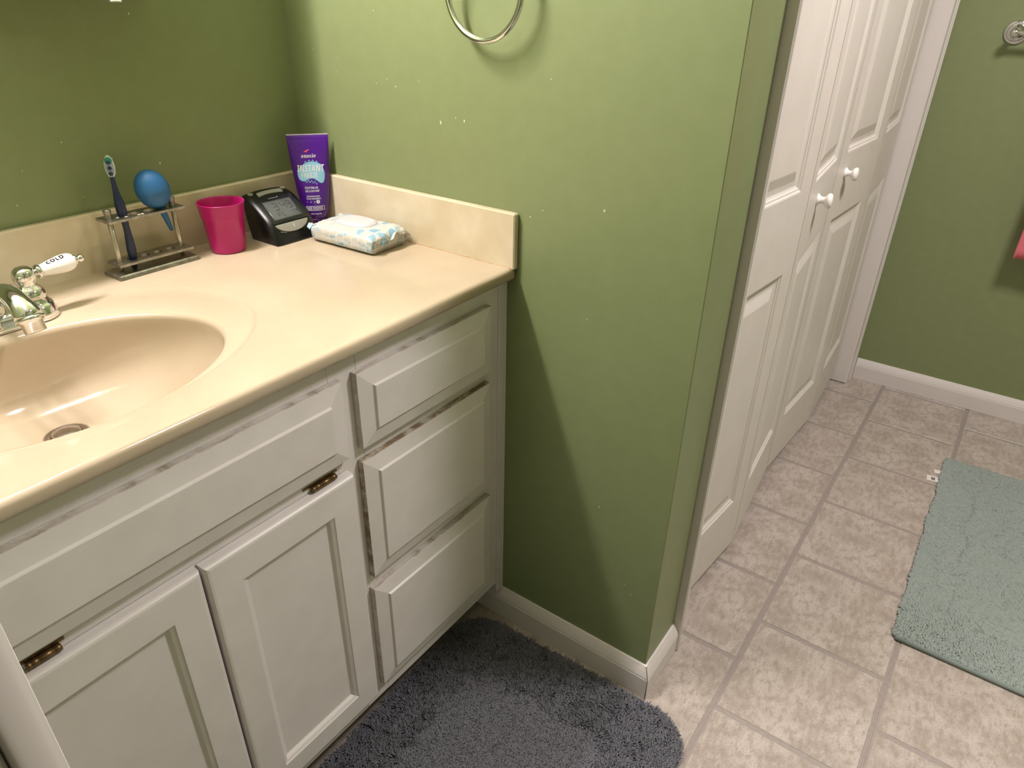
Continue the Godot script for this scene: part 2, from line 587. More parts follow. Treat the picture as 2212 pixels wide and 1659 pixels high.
# ---------------------------------------------------------------- closet doors
func make_leaf(parent: Node, a: Vector2, b: Vector2, knob_at := -1.0) -> void:
	var d := b - a
	var w := d.length() - 0.002
	var leaf := base("door_leaf", Vector3(a.x, 0.028, a.y), -atan2(d.y, d.x), parent)
	var st := new_st()
	var hh := 2.01
	var lo := Vector3(0.001, 0, -0.032)
	var x0 := 0.052
	var x1 := w - 0.052
	var panels := [[0.165, 0.775], [0.945, hh - 0.11]]
	# slab sides and back
	face(st, [Vector3(0.001, 0, 0), Vector3(0.001, hh, 0), Vector3(0.001, hh, -0.032), Vector3(0.001, 0, -0.032)], Vector3.LEFT)
	face(st, [Vector3(w, 0, 0), Vector3(w, hh, 0), Vector3(w, hh, -0.032), Vector3(w, 0, -0.032)], Vector3.RIGHT)
	face(st, [Vector3(0.001, 0, 0), Vector3(w, 0, 0), Vector3(w, 0, -0.032), Vector3(0.001, 0, -0.032)], Vector3.DOWN)
	face(st, [Vector3(0.001, hh, 0), Vector3(w, hh, 0), Vector3(w, hh, -0.032), Vector3(0.001, hh, -0.032)], Vector3.UP)
	face(st, [Vector3(0.001, 0, -0.032), Vector3(w, 0, -0.032), Vector3(w, hh, -0.032), Vector3(0.001, hh, -0.032)], Vector3.FORWARD)
	# stiles and rails
	for r in [[0.001, 0.0, x0, hh], [x1, 0.0, w, hh], [x0, 0.0, x1, panels[0][0]], [x0, panels[0][1], x1, panels[1][0]], [x0, panels[1][1], x1, hh]]:
		quad(st, Vector3(r[0], r[1], 0), Vector3(r[2], r[1], 0), Vector3(r[2], r[3], 0), Vector3(r[0], r[3], 0))
	put("frame", st, M.door, leaf)
	for p in panels:
		st = new_st()
		moulded(st, x0, p[0], x1, p[1], [[0.0, 0.0], [0.003, -0.0008], [0.005, -0.0035], [0.009, -0.0042], [0.0105, -0.0065], [0.015, -0.0085], [0.018, -0.0085], [0.026, -0.0078], [0.046, -0.0022], [0.049, -0.0016]])
		put("raised_panel", st, M.door, leaf)
	if knob_at > 0:
		st = new_st(true)
		lathe(st, [[0.013, 0.0], [0.013, 0.0025], [0.0085, 0.006], [0.007, 0.012], [0.0095, 0.017], [0.0155, 0.021], [0.0172, 0.0255], [0.0155, 0.0295], [0.009, 0.032], [0.001, 0.0328]], Transform3D(Basis(Vector3.RIGHT, PI / 2), Vector3(knob_at, 0.893, 0)))
		put("knob", st, M.porcelain, leaf)

func make_closet_doors() -> void:
	var p := [Vector2(0.1625, 0.872), Vector2(0.549, 0.906), Vector2(0.9395, 0.871), Vector2(1.324, 0.8925), Vector2(1.719, 0.8745)]
	var d := base("door_1")
	tag(d, "white bifold closet door pair nearest the vanity, two moulded panels each", "", "", "structure")
	make_leaf(d, p[0], p[1])
	make_leaf(d, p[1], Vector2(p[2].x - 0.001, p[2].y), 0.135)
	d = base("door_2")
	tag(d, "white bifold closet door pair next to the far wall", "", "", "structure")
	make_leaf(d, Vector2(p[2].x + 0.001, p[2].y), p[3], 0.075)
	make_leaf(d, p[3], p[4])

# ---------------------------------------------------------------- vanity
func drawer_front(parent: Node, called: String, x0: float, y0: float, x1: float, y1: float, edge: Material) -> void:
	var d := base(called, Vector3(0, 0, ZF), 0.0, parent)
	var st := new_st()
	moulded(st, x0, y0, x1, y1, [[0.0, 0.0005], [0.0, 0.0105], [0.0008, 0.0118]], false)
	put("edge", st, edge, d)
	st = new_st()
	moulded(st, x0, y0, x1, y1, [[0.0008, 0.0118], [0.0262, 0.0165], [0.0272, 0.0168], [0.0290, 0.0200], [0.0300, 0.0206]])
	put("front", st, M.cabinet, d)

func make_cabinet() -> void:
	var v := base("vanity_cabinet")
	tag(v, "white painted vanity cabinet with two doors and three drawers under the cream top", "cabinet")
	var y0 := 0.111
	var y1 := H - 0.0225
	# carcass: side panels, bottom, toe kick
	var st := new_st()
	box(st, Vector3(-0.045, y0, 0.02), Vector3(-0.025, y1, ZF - 0.018))
	box(st, Vector3(XL + 0.001, y0, 0.02), Vector3(XL + 0.02, y1, ZF - 0.018))
	box(st, Vector3(XL + 0.02, y0, 0.02), Vector3(-0.045, y0 + 0.016, ZF - 0.018))
	box(st, Vector3(XL + 0.02, y0 + 0.016, 0.02), Vector3(-0.045, y1, 0.028))
	put("carcass", st, M.cabinet, v)
	box_part("toe_kick", Vector3(XL + 0.001, 0.0, 0.455), Vector3(-0.0155, y0, 0.47), M.cabinet, v)
	# face frame
	st = new_st()
	var za := ZF - 0.018
	box(st, Vector3(XL + 0.001, y0, za), Vector3(-0.9, y1, ZF), 0.001)
	box(st, Vector3(-0.43, y0, za), Vector3(-0.375, y1, ZF), 0.001)
	box(st, Vector3(-0.08, y0, za), Vector3(-0.0245, y1, ZF), 0.001)
	for r in [[-0.9, -0.43, y0, 0.16], [-0.9, -0.43, 0.64, 0.705], [-0.9, -0.43, 0.805, y1], [-0.375, -0.08, y0, 0.16], [-0.375, -0.08, 0.385, 0.435], [-0.375, -0.08, 0.65, 0.7], [-0.375, -0.08, 0.80, y1]]:
		box(st, Vector3(r[0], r[2], za), Vector3(r[1], r[3], ZF))
	put("face_frame", st, M.cabinet, v)
	# fluted filler strip against the wall
	st = new_st()
	var fl := [[-0.0243, 0.520], [-0.0243, 0.5385], [-0.0235, 0.5395], [-0.0185, 0.5395], [-0.0178, 0.5375], [-0.0168, 0.5395], [-0.0115, 0.5395], [-0.0108, 0.5372], [-0.0098, 0.5395], [-0.0060, 0.5395], [-0.0052, 0.5378], [-0.0044, 0.5395], [-0.0006, 0.5395], [-0.0006, 0.520]]
	var ra := PackedVector3Array()
	var rb := PackedVector3Array()
	for p in fl:
		ra.append(Vector3(p[0], 0.0855, p[1]))
		rb.append(Vector3(p[0], y1 - 0.004, p[1]))
	loft(st, [rb, ra], true)
	put("filler_strip", st, M.cabinet, v)
	# drawers and the false front
	drawer_front(v, "drawer", -0.3868, 0.6885, -0.0605, 0.8215, M.worn)
	drawer_front(v, "drawer", -0.3912, 0.4240, -0.0635, 0.6665, M.worn_wood)
	drawer_front(v, "drawer", -0.3950, 0.1500, -0.0635, 0.3975, M.worn)
	drawer_front(v, "false_front", -0.9360, 0.6875, -0.4140, 0.8215, M.worn)
	cabinet_door(v, -0.6715, 0.146, -0.4150, 0.6615, -0.4857, -0.4394)
	cabinet_door(v, -0.9350, 0.146, -0.6765, 0.6635, -0.8732, -0.8370)

func cabinet_door(parent: Node, x0: float, y0: float, x1: float, y1: float, h0: float, h1: float) -> void:
	var d := base("door", Vector3(0, 0, ZF), 0.0, parent)
	var st := new_st()
	var z := 0.0190
	moulded(st, x0, y0, x1, y1, [[0.0, 0.0008], [0.0, 0.0125], [0.0008, 0.0158], [0.0030, 0.0182], [0.0062, z]], false)
	# stiles full height, rails between them, with open joints
	var sw := 0.0475
	var g := 0.0
	for r in [[x0 + 0.0062, y0 + 0.0062, x0 + sw, y1 - 0.0062], [x1 - sw, y0 + 0.0062, x1 - 0.0062, y1 - 0.0062], [x0 + sw, y0 + 0.0062, x1 - sw, y0 + 0.046], [x0 + sw, y1 - 0.053, x1 - sw, y1 - 0.0062]]:
		quad(st, Vector3(r[0] + g, r[1], z), Vector3(r[2] - g, r[1], z), Vector3(r[2] - g, r[3], z), Vector3(r[0] + g, r[3], z))
	put("frame", st, M.cabinet, d)
	st = new_st()
	moulded(st, x0 + sw, y0 + 0.046, x1 - sw, y1 - 0.053, [[0.0, z], [0.0014, z - 0.0016], [0.0060, z - 0.0045], [0.0095, z - 0.0088], [0.0104, z - 0.0095]])
	put("panel", st, M.cabinet, d)
	# butt hinge above the door's top edge
	var hg := base("hinge", Vector3(0, y1 + 0.0062, 0.0052), 0.0, d)
	st = new_st(true)
	var turn := Basis(Vector3.FORWARD, PI / 2)
	var l := h1 - h0
	lathe(st, [[0.0034, 0.0], [0.0046, 0.001], [0.0046, l * 0.13], [0.0036, l * 0.14], [0.0046, l * 0.15], [0.0046, l * 0.34], [0.0036, l * 0.35], [0.0046, l * 0.36], [0.0046, l * 0.78], [0.0036, l * 0.79], [0.0046, l * 0.8], [0.0046, l * 0.98], [0.003, l]], Transform3D(turn, Vector3(h0, 0, 0)), 14)
	put("barrel", st, M.bronze, hg)
	box_part("leaf", Vector3(h0 - 0.012, 0.0032, -0.0048), Vector3(h1 + 0.006, 0.0068, -0.0035), M.bronze, hg)

func ell(c: Vector2, a: float, b: float, ang: float, y: float) -> Vector3:
	return Vector3(c.x + a * cos(ang), y, c.y + b * sin(ang))

func make_top() -> void:
	var v := base("basin_counter")
	tag(v, "glossy cream vanity top with moulded oval basin and splashes", "countertop")
	var st := new_st(true)
	var xa := XL + 0.001
	var xb := -0.0055
	var za := 0.001
	var zb := D - 0.009
	var oc := Vector2(-0.676, 0.285)
	var ic := Vector2(-0.676, 0.328)
	var dc := Vector2(-0.674, 0.256)
	# angles: even steps plus the corners of the slab
	var angs := []
	for i in 128: angs.append(TAU * i / 128)
	for c in [Vector2(xa, za), Vector2(xb, za), Vector2(xb, zb), Vector2(xa, zb)]:
		angs.append(fposmod((c - oc).angle(), TAU))
	angs.sort()
	var rings := []
	var outer := PackedVector3Array()
	for a: float in angs:
		var d := Vector2(cos(a), sin(a))
		var t := 1e9
		if d.x > 1e-6: t = min(t, (xb - oc.x) / d.x)
		if d.x < -1e-6: t = min(t, (xa - oc.x) / d.x)
		if d.y > 1e-6: t = min(t, (zb - oc.y) / d.y)
		if d.y < -1e-6: t = min(t, (za - oc.y) / d.y)
		outer.append(Vector3(oc.x + d.x * t, H, oc.y + d.y * t))
	rings.append(outer)
	# the flat ends at the outer ellipse, a soft step leads to the ring, then the bowl
	var prof := [[0.0, 0.0, 1.003], [0.0, -0.0007, 0.996], [0.0, -0.0030, 0.985], [0.0, -0.0038, 0.97], [0.25, -0.0038, -1.0], [0.6, -0.0042, -1.0], [0.86, -0.0046, -1.0], [0.95, -0.0062, -1.0], [0.99, -0.0098, -1.0], [1.0, -0.014, -1.0]]
	for p in prof:
		var r := PackedVector3Array()
		for a: float in angs:
			var k: float = p[0]
			var o3: Vector3 = ell(oc, 0.285, 0.213, a, H + p[1])
			var t := atan2((o3.z - oc.y) / 0.213, (o3.x - oc.x) / 0.285)
			var i3: Vector3 = ell(ic, 0.205, 0.160, t, H + p[1])
			var s: float = p[2] if p[2] > 0 else 0.97
			var oo := Vector3(oc.x + (o3.x - oc.x) * s, o3.y, oc.y + (o3.z - oc.y) * s)
			r.append(oo.lerp(i3, k))
		rings.append(r)
	for j in range(1, 19):
		var q := j / 18.0
		var ph := q * PI / 2
		var rad := 0.114 + 0.886 * pow(cos(ph), 0.9)
		var dep := -0.014 - 0.116 * sin(ph)
		var c := ic.lerp(dc, pow(q, 1.3))
		var r := PackedVector3Array()
		for a: float in angs:
			r.append(Vector3(c.x + 0.205 * rad * cos(a), H + dep, c.y + lerp(0.160, 0.205, q * q) * rad * sin(a)))
		rings.append(r)
	for i in rings.size() - 1:
		var a: PackedVector3Array = rings[i]
		var b: PackedVector3Array = rings[i + 1]
		for j in a.size():
			var k := (j + 1) % a.size()
			quad(st, a[k], a[j], b[j], b[k])
	# bullnose front edge, right end and underside
	var nose := []
	for x: float in [xa, xb - 0.003, xb]:
		var e := 0.003 if x == xb else 0.0
		var r := PackedVector3Array()
		r.append(Vector3(x, H - e * 0.4, zb - e))
		for k in range(1, 7):
			var an := PI / 2 * k / 6.0
			r.append(Vector3(x, H - 0.009 + 0.009 * cos(an), zb - e + 0.009 * sin(an)))
		r.append(Vector3(x, H - 0.0165, D - e))
		r.append(Vector3(x, H - 0.0205, D - 0.002 - e))
		r.append(Vector3(x, H - 0.0219, D - 0.006 - e))
		r.append(Vector3(x, H - 0.0219, D - 0.05))
		nose.append(r)
	loft(st, nose, false, false)
	put("basin_top", st, M.marble, v)
	st = new_st()
	face(st, [Vector3(xb, H, za), Vector3(xb, H, zb), Vector3(xb, H - 0.0219, zb), Vector3(xb, H - 0.0219, za)], Vector3.RIGHT)
	face(st, [Vector3(xb, H - 0.001, zb - 0.003), Vector3(xb, H - 0.009, D - 0.003), Vector3(xb, H - 0.0165, D - 0.003), Vector3(xb, H - 0.0219, D - 0.009), Vector3(xb, H - 0.0219, zb - 0.003)], Vector3.RIGHT)
	face(st, [Vector3(xa, H - 0.0218, ZF), Vector3(xb, H - 0.0218, ZF), Vector3(xb, H - 0.0218, D - 0.006), Vector3(xa, H - 0.0218, D - 0.006)], Vector3.DOWN)
	put("slab_edge", st, M.marble, v)
	box_part("backsplash", Vector3(xa, H - 0.003, 0.0005), Vector3(-0.0005, H + 0.0988, 0.0139), M.marble_side, v, 0.0022)
	box_part("side_splash", Vector3(-0.0139, H - 0.003, 0.0142), Vector3(-0.0005, H + 0.0988, 0.5628), M.marble_side, v, 0.0022)
	var stain := tri_tex(mat(Color.WHITE, 0.5), cloudy(128, 44, 0.05, Color8(150, 104, 58), Color8(212, 180, 136), 3), 0.12)
	box_part("caulk_line", Vector3(-0.0152, H - 0.002, 0.30), Vector3(-0.0136, H + 0.0007, 0.5560), stain, v, 0.0004)
	# drain
	var dr := base("drain", Vector3(dc.x, H - 0.1305, dc.y), 0.0, v)
	st = new_st(true)
	lathe(st, [[0.0295, -0.002], [0.0295, 0.001], [0.027, 0.0022], [0.021, 0.0012], [0.02, -0.004]])
	put("flange", st, M.bowl_chrome, dr)
	st = new_st(true)
	lathe(st, [[0.018, 0.0], [0.019, 0.004], [0.0175, 0.0062], [0.008, 0.0075], [0.0005, 0.0078]])
	put("stopper", st, M.bowl_chrome, dr)

# ---------------------------------------------------------------- faucet
func make_faucet() -> void:
	var cx := -0.668
	var cz := 0.120
	var y := H - 0.0032
	var f := base("faucet", Vector3(cx, y, cz))
	tag(f, "chrome two-handle faucet with white porcelain levers behind the basin", "faucet")
	# base plate: stadium with stepped rim
	var st := new_st(true)
	var rings := []
	for p in [[0.030, 0.0], [0.0305, 0.004], [0.0295, 0.008], [0.026, 0.011], [0.0245, 0.018], [0.022, 0.022], [0.012, 0.0245]]:
		var r := PackedVector3Array()
		for j in 48:
			var a := -TAU * j / 48
			r.append(Vector3((0.051 if cos(a) > 0 else -0.051) + p[0] * cos(a), p[1], p[0] * sin(a)))
		rings.append(r)
	loft(st, rings, true)
	put("base_plate", st, M.chrome, f)
	for s: float in [-1.0, 1.0]:
		var h := base("handle", Vector3(0.051 * s, 0, 0), 0.0, f)
		st = new_st(true)
		lathe(st, [[0.0305, 0.004], [0.0300, 0.010], [0.0265, 0.017], [0.0255, 0.0215], [0.0225, 0.0225], [0.0222, 0.0255], [0.0205, 0.0275], [0.0208, 0.034], [0.0200, 0.040], [0.0165, 0.0460], [0.0118, 0.0495], [0.0112, 0.0510], [0.0122, 0.0520], [0.0118, 0.0535], [0.0140, 0.0560], [0.0158, 0.0620], [0.0156, 0.0670], [0.0130, 0.0730], [0.0080, 0.0770], [0.0005, 0.0782]], Transform3D.IDENTITY, 36)
		put("pillar", st, M.chrome, h)
		# lever towards the outside
		var dirv := Vector3(s, 0.06, -0.02).normalized()
		var bs := Basis(Quaternion(Vector3.UP, dirv))
		var tr := Transform3D(bs, Vector3(0.0, 0.0635, 0.0))
		st = new_st(true)
		lathe(st, [[0.0055, 0.010], [0.0060, 0.0155], [0.0095, 0.0168], [0.0105, 0.0200], [0.0095, 0.0232], [0.0080, 0.0240]], tr, 24)
		put("collar", st, M.chrome, h)
		st = new_st(true)
		lathe(st, [[0.0080, 0.0236], [0.0086, 0.0262], [0.0112, 0.040], [0.0131, 0.052], [0.0136, 0.059], [0.0128, 0.066], [0.0108, 0.0705], [0.0072, 0.0728]], tr, 28)
		var lv := put("lever", st, M.porcelain, h)
		st = new_st(true)
		lathe(st, [[0.0072, 0.0725], [0.0078, 0.0742], [0.0060, 0.0758], [0.0038, 0.0775], [0.0052, 0.0800], [0.0060, 0.0828], [0.0050, 0.0855], [0.0026, 0.0872], [0.0003, 0.0877]], tr, 20)
		put("finial", st, M.chrome, h)
		# print on the lever, wrapped round it
		var word := "COLD" if s > 0 else "HOT"
		var lm := bend(lettering(word, 0.025, 0.0060), func(p: Vector3) -> Vector3:
			var at := 0.0455 + p.x * s
			var rr: float = (lerp(0.0086, 0.0112, (at - 0.0262) / 0.0138) if at < 0.040 else lerp(0.0112, 0.0136, (at - 0.040) / 0.017)) + 0.0007
			var an := 0.0
			var up := (Vector3.UP - dirv * dirv.y).normalized()
			var zz := Vector3(0, 0, 1)
			zz = (zz - dirv * dirv.dot(zz)).normalized()
			an = 0.42 - p.y / 0.012
			return tr.origin + dirv * at + (up * cos(an) + zz * sin(an)) * rr)
		lm.surface_set_material(0, M.black_print)
		put_mesh("lettering", lm, lv)
	# spout
	st = new_st(true)
	var path := []
	var rad := []
	for i in 25:
		var t := i / 24.0
		var pz := Vector3(0, lerp(0.012, 0.05, t), 0.0)
		var p0 := Vector3(0, 0.012, -0.002)
		var p1 := Vector3(0, 0.062, 0.008)
		var p2 := Vector3(0, 0.088, 0.075)
		var p3 := Vector3(0, 0.040, 0.106)
		path.append(p0.bezier_interpolate(p1, p2, p3, t) + Vector3(0.007 * t, 0, 0))
		rad.append(lerp(0.0205, 0.0150, smoothstep(0.0, 0.55, t)) + 0.0025 * smoothstep(0.75, 1.0, t))
	sweep(st, path, rad, 0.92, 28)
	put("spout", st, M.chrome, f)
	st = new_st(true)
	var dn := Basis(Vector3.RIGHT, deg_to_rad(-25))
	lathe(st, [[0.0125, -0.016], [0.0135, -0.015], [0.0138, -0.003], [0.0168, -0.001], [0.0185, 0.001], [0.0185, 0.004], [0.0165, 0.006]], Transform3D(dn, Vector3(0.007, 0.0375, 0.1075)), 28)
	put("aerator", st, M.chrome, f)
	st = new_st(true)
	lathe(st, [[0.0025, 0.0], [0.0025, 0.052], [0.0052, 0.054], [0.006, 0.060], [0.004, 0.065], [0.0004, 0.066]], Transform3D(Basis.IDENTITY, Vector3(0, 0.012, -0.0245)), 16)
	put("lift_rod", st, M.chrome, f)

# ---------------------------------------------------------------- wall things
func make_mirror() -> void:
	var t := base("mirror_cabinet", Vector3(-0.60, 1.3035, 0.0))
	tag(t, "shallow mirror cabinet on the green back wall above the basin", "cabinet")
	box_part("body", Vector3(-0.33, 0, 0.0005), Vector3(0.33, 0.56, 0.09), M.trim, t, 0.002)
	box_part("mirror_door", Vector3(-0.329, 0.002, 0.0905), Vector3(0.329, 0.558, 0.096), M.mirror, t, 0.001)
	for x: float in [-0.213, 0.213]:
		var c := base("door_catch", Vector3(x, 0, 0.094), 0.0, t)
		box_part("plate", Vector3(-0.016, -0.0115, -0.001), Vector3(0.010, 0.0, 0.0035), M.porcelain, c, 0.001)
		box_part("lip", Vector3(0.0005, -0.0145, -0.002), Vector3(0.017, -0.0117, 0.006), M.clear, c, 0.001)

func make_towel_ring() -> void:
	var t := base("towel_ring", Vector3(0, 1.395, 0.507))
	tag(t, "chrome towel ring hanging on the lit green side wall", "towel ring")
	var st := new_st(true)
	lathe(st, [[0.026, 0.0], [0.0265, 0.004], [0.022, 0.009], [0.012, 0.012], [0.0085, 0.018], [0.0085, 0.028], [0.010, 0.032], [0.006, 0.037], [0.0005, 0.038]], Transform3D(Basis(Vector3.FORWARD, -PI / 2), Vector3.ZERO))
	put("mount", st, M.chrome, t)
	st = new_st(true)
	torus(st, Vector3(-0.0285, -0.0785, 0), Vector3.LEFT, Vector3.UP, 0.0715, 0.0048, 72, 14)
	put("ring", st, M.chrome, t)

func make_towel_bar() -> void:
	var t := base("towel_bar", Vector3(X2, 1.2345, 1.1055))
	tag(t, "chrome towel bar with a round flange on the far green wall", "towel bar")
	for k in 2:
		var st := new_st(true)
		var z := k * 0.60
		lathe(st, [[0.0325, 0.0], [0.0335, 0.003], [0.0315, 0.007], [0.0265, 0.0085], [0.0255, 0.0065], [0.021, 0.0085], [0.016, 0.014], [0.0115, 0.017], [0.0095, 0.026], [0.0095, 0.05], [0.0125, 0.055], [0.0130, 0.062], [0.0095, 0.069], [0.0005, 0.071]], Transform3D(Basis(Vector3.FORWARD, -PI / 2), Vector3(0, 0, z)), 36)
		put("flange_post", st, M.chrome, t)
	var st := new_st(true)
	lathe(st, [[0.0075, 0.0], [0.0075, 0.60]], Transform3D(Basis(Vector3.RIGHT, PI / 2), Vector3(-0.06, 0, 0.0)), 20)
	put("bar", st, M.chrome, t)
	# towel folded over the bar
	var w := base("hand_towel", Vector3(X2 - 0.06, 1.2345, 1.1055))
	tag(w, "pink terry towel hanging over the towel bar at the right edge", "towel")
	st = new_st(true)
	var rings := []
	var line := []    # (x, y) from the front hem over the bar to the back hem
	for i in 25: line.append(Vector2(-0.030 + 0.017 * i / 24.0, lerp(-0.64, 0.0, i / 24.0)))
	for i in range(1, 12): line.append(Vector2(-0.013 * cos(PI * i / 12.0), 0.013 * sin(PI * i / 12.0)))
	for i in 21: line.append(Vector2(0.013 + 0.008 * i / 20.0, lerp(0.0, -0.575, i / 20.0)))
	for j in 33:
		var u := j / 32.0
		var out := PackedVector3Array()
		var inn := PackedVector3Array()
		for i in line.size():
			var p: Vector2 = line[i]
			var d: Vector2 = (line[min(i + 1, line.size() - 1)] - line[max(i - 1, 0)]).normalized()
			var n := Vector2(-d.y, d.x)
			var q := clampf(-p.y / 0.6, 0.0, 1.0)
			var fold := sin(u * 13.0 + (0.0 if p.x < 0 else 2.0)) * 0.0022 * q
			var z: float = lerp(0.195, 0.50, u) + (0.5 - u) * 0.012 * (1.0 - q) + (0.012 if p.x > 0 else 0.0) * q
			out.append(Vector3(p.x + fold + n.x * 0.0042, p.y + n.y * 0.0042, z))
			inn.append(Vector3(p.x + fold - n.x * 0.0042, p.y - n.y * 0.0042, z))
		inn.reverse()
		out.append_array(inn)
		rings.append(out)
	loft(st, rings, false)
	for e in 2:
		var rg: PackedVector3Array = rings[0 if e == 0 else -1]
		var m2 := rg.size()
		for i in m2 / 2 - 1: face(st, [rg[i], rg[i + 1], rg[m2 - 2 - i], rg[m2 - 1 - i]], Vector3.FORWARD if e == 0 else Vector3.BACK)
	put("cloth", st, M.towel, w)

# ---------------------------------------------------------------- things on the counter
func holed_plate(st: SurfaceTool, x0: float, x1: float, z0: float, z1: float, y0: float, y1: float, holes: Array, r: float) -> void:
	# plate cut by round holes: the strip round each hole is a fan between circle and rectangle
	var cuts := [x0]
	for i in holes.size() - 1: cuts.append((holes[i] + holes[i + 1]) * 0.5)
	cuts.append(x1)
	var zc := (z0 + z1) * 0.5
	for i in holes.size():
		var a := []
		for k in 32: a.append(TAU * k / 32)
		for c in [Vector2(cuts[i], z0), Vector2(cuts[i + 1], z0), Vector2(cuts[i + 1], z1), Vector2(cuts[i], z1)]:
			a.append(fposmod((c - Vector2(holes[i], zc)).angle(), TAU))
		a.sort()
		for k in a.size():
			var pr := []
			for an: float in [a[k], a[(k + 1) % a.size()]]:
				var d := Vector2(cos(an), sin(an))
				var t := 1e9
				if d.x > 1e-6: t = min(t, (cuts[i + 1] - holes[i]) / d.x)
				if d.x < -1e-6: t = min(t, (cuts[i] - holes[i]) / d.x)
				if d.y > 1e-6: t = min(t, (z1 - zc) / d.y)
				if d.y < -1e-6: t = min(t, (z0 - zc) / d.y)
				pr.append([Vector2(holes[i], zc) + d * r, Vector2(holes[i], zc) + d * t, d])
			for lv in [[y1, Vector3.UP], [y0, Vector3.DOWN]]:
				face(st, [Vector3(pr[0][0].x, lv[0], pr[0][0].y), Vector3(pr[0][1].x, lv[0], pr[0][1].y), Vector3(pr[1][1].x, lv[0], pr[1][1].y), Vector3(pr[1][0].x, lv[0], pr[1][0].y)], lv[1])
			face(st, [Vector3(pr[0][0].x, y0, pr[0][0].y), Vector3(pr[1][0].x, y0, pr[1][0].y), Vector3(pr[1][0].x, y1, pr[1][0].y), Vector3(pr[0][0].x, y1, pr[0][0].y)], -Vector3(pr[0][2].x, 0, pr[0][2].y))
	face(st, [Vector3(x0, y0, z0), Vector3(x0, y0, z1), Vector3(x0, y1, z1), Vector3(x0, y1, z0)], Vector3.LEFT)
	face(st, [Vector3(x1, y0, z0), Vector3(x1, y0, z1), Vector3(x1, y1, z1), Vector3(x1, y1, z0)], Vector3.RIGHT)
	face(st, [Vector3(x0, y0, z0), Vector3(x1, y0, z0), Vector3(x1, y1, z0), Vector3(x0, y1, z0)], Vector3.FORWARD)
	face(st, [Vector3(x0, y0, z1), Vector3(x1, y0, z1), Vector3(x1, y1, z1), Vector3(x0, y1, z1)], Vector3.BACK)

const RACK := Vector3(-0.3975, H, 0.0605)

func make_rack() -> void:
	var t := base("toothbrush_holder", RACK)
	tag(t, "tarnished steel toothbrush rack with two perforated shelves on the counter", "toothbrush holder")
	var st := new_st()
	# base bar with sloped sides
	var rb := PackedVector3Array()
	var rt := PackedVector3Array()
	var rm := PackedVector3Array()
	for p in [[-1, 1], [1, 1], [1, -1], [-1, -1]]:
		rb.append(Vector3(p[0] * 0.0735, 0.0004, p[1] * 0.0265))
		rm.append(Vector3(p[0] * 0.0725, 0.006, p[1] * 0.0255))
		rt.append(Vector3(p[0] * 0.0705, 0.0078, p[1] * 0.0235))
	loft(st, [rb, rm, rt], true)
	put("base_bar", st, M.rack, t)
	var holes := [-0.0345, -0.0115, 0.0115, 0.0345]
	for y: float in [0.0205, 0.0935]:
		st = new_st()
		holed_plate(st, -0.0665, 0.0665, -0.0200, 0.0225, y, y + 0.0042, holes, 0.0088)
		put("shelf", st, M.rack, t)
	for s: float in [-1.0, 1.0]:
		st = new_st(true)
		lathe(st, [[0.0034, 0.0078], [0.0034, 0.0205], [0.0044, 0.0247], [0.0044, 0.0935]], Transform3D(Basis.IDENTITY, Vector3(0.0555 * s, 0, 0.001)), 18)
		put("post", st, M.rack_pole, t)
		st = new_st(true)
		lathe(st, [[0.0062, 0.0978], [0.0052, 0.0990], [0.0054, 0.1030], [0.0064, 0.1100], [0.0060, 0.1120], [0.0046, 0.1130], [0.0004, 0.1133]], Transform3D(Basis.IDENTITY, Vector3(0.0555 * s, 0, 0.001)), 18)
		put("finial", st, M.rack, t)
	# dried toothpaste round the used hole
	for k in 5:
		st = new_st(true)
		var a := k * 1.3
		var p := Vector3(-0.0345 + cos(a) * 0.0108, 0.0976, 0.0012 + sin(a) * 0.0102)
		if k > 2: p = Vector3(-0.030 + k * 0.006, 0.0976, 0.015)
		lathe(st, [[0.0030, 0.0], [0.0026, 0.0006], [0.0004, 0.0012]], Transform3D(Basis.IDENTITY, p), 9)
		put("toothpaste_crust", st, M.crust, t)

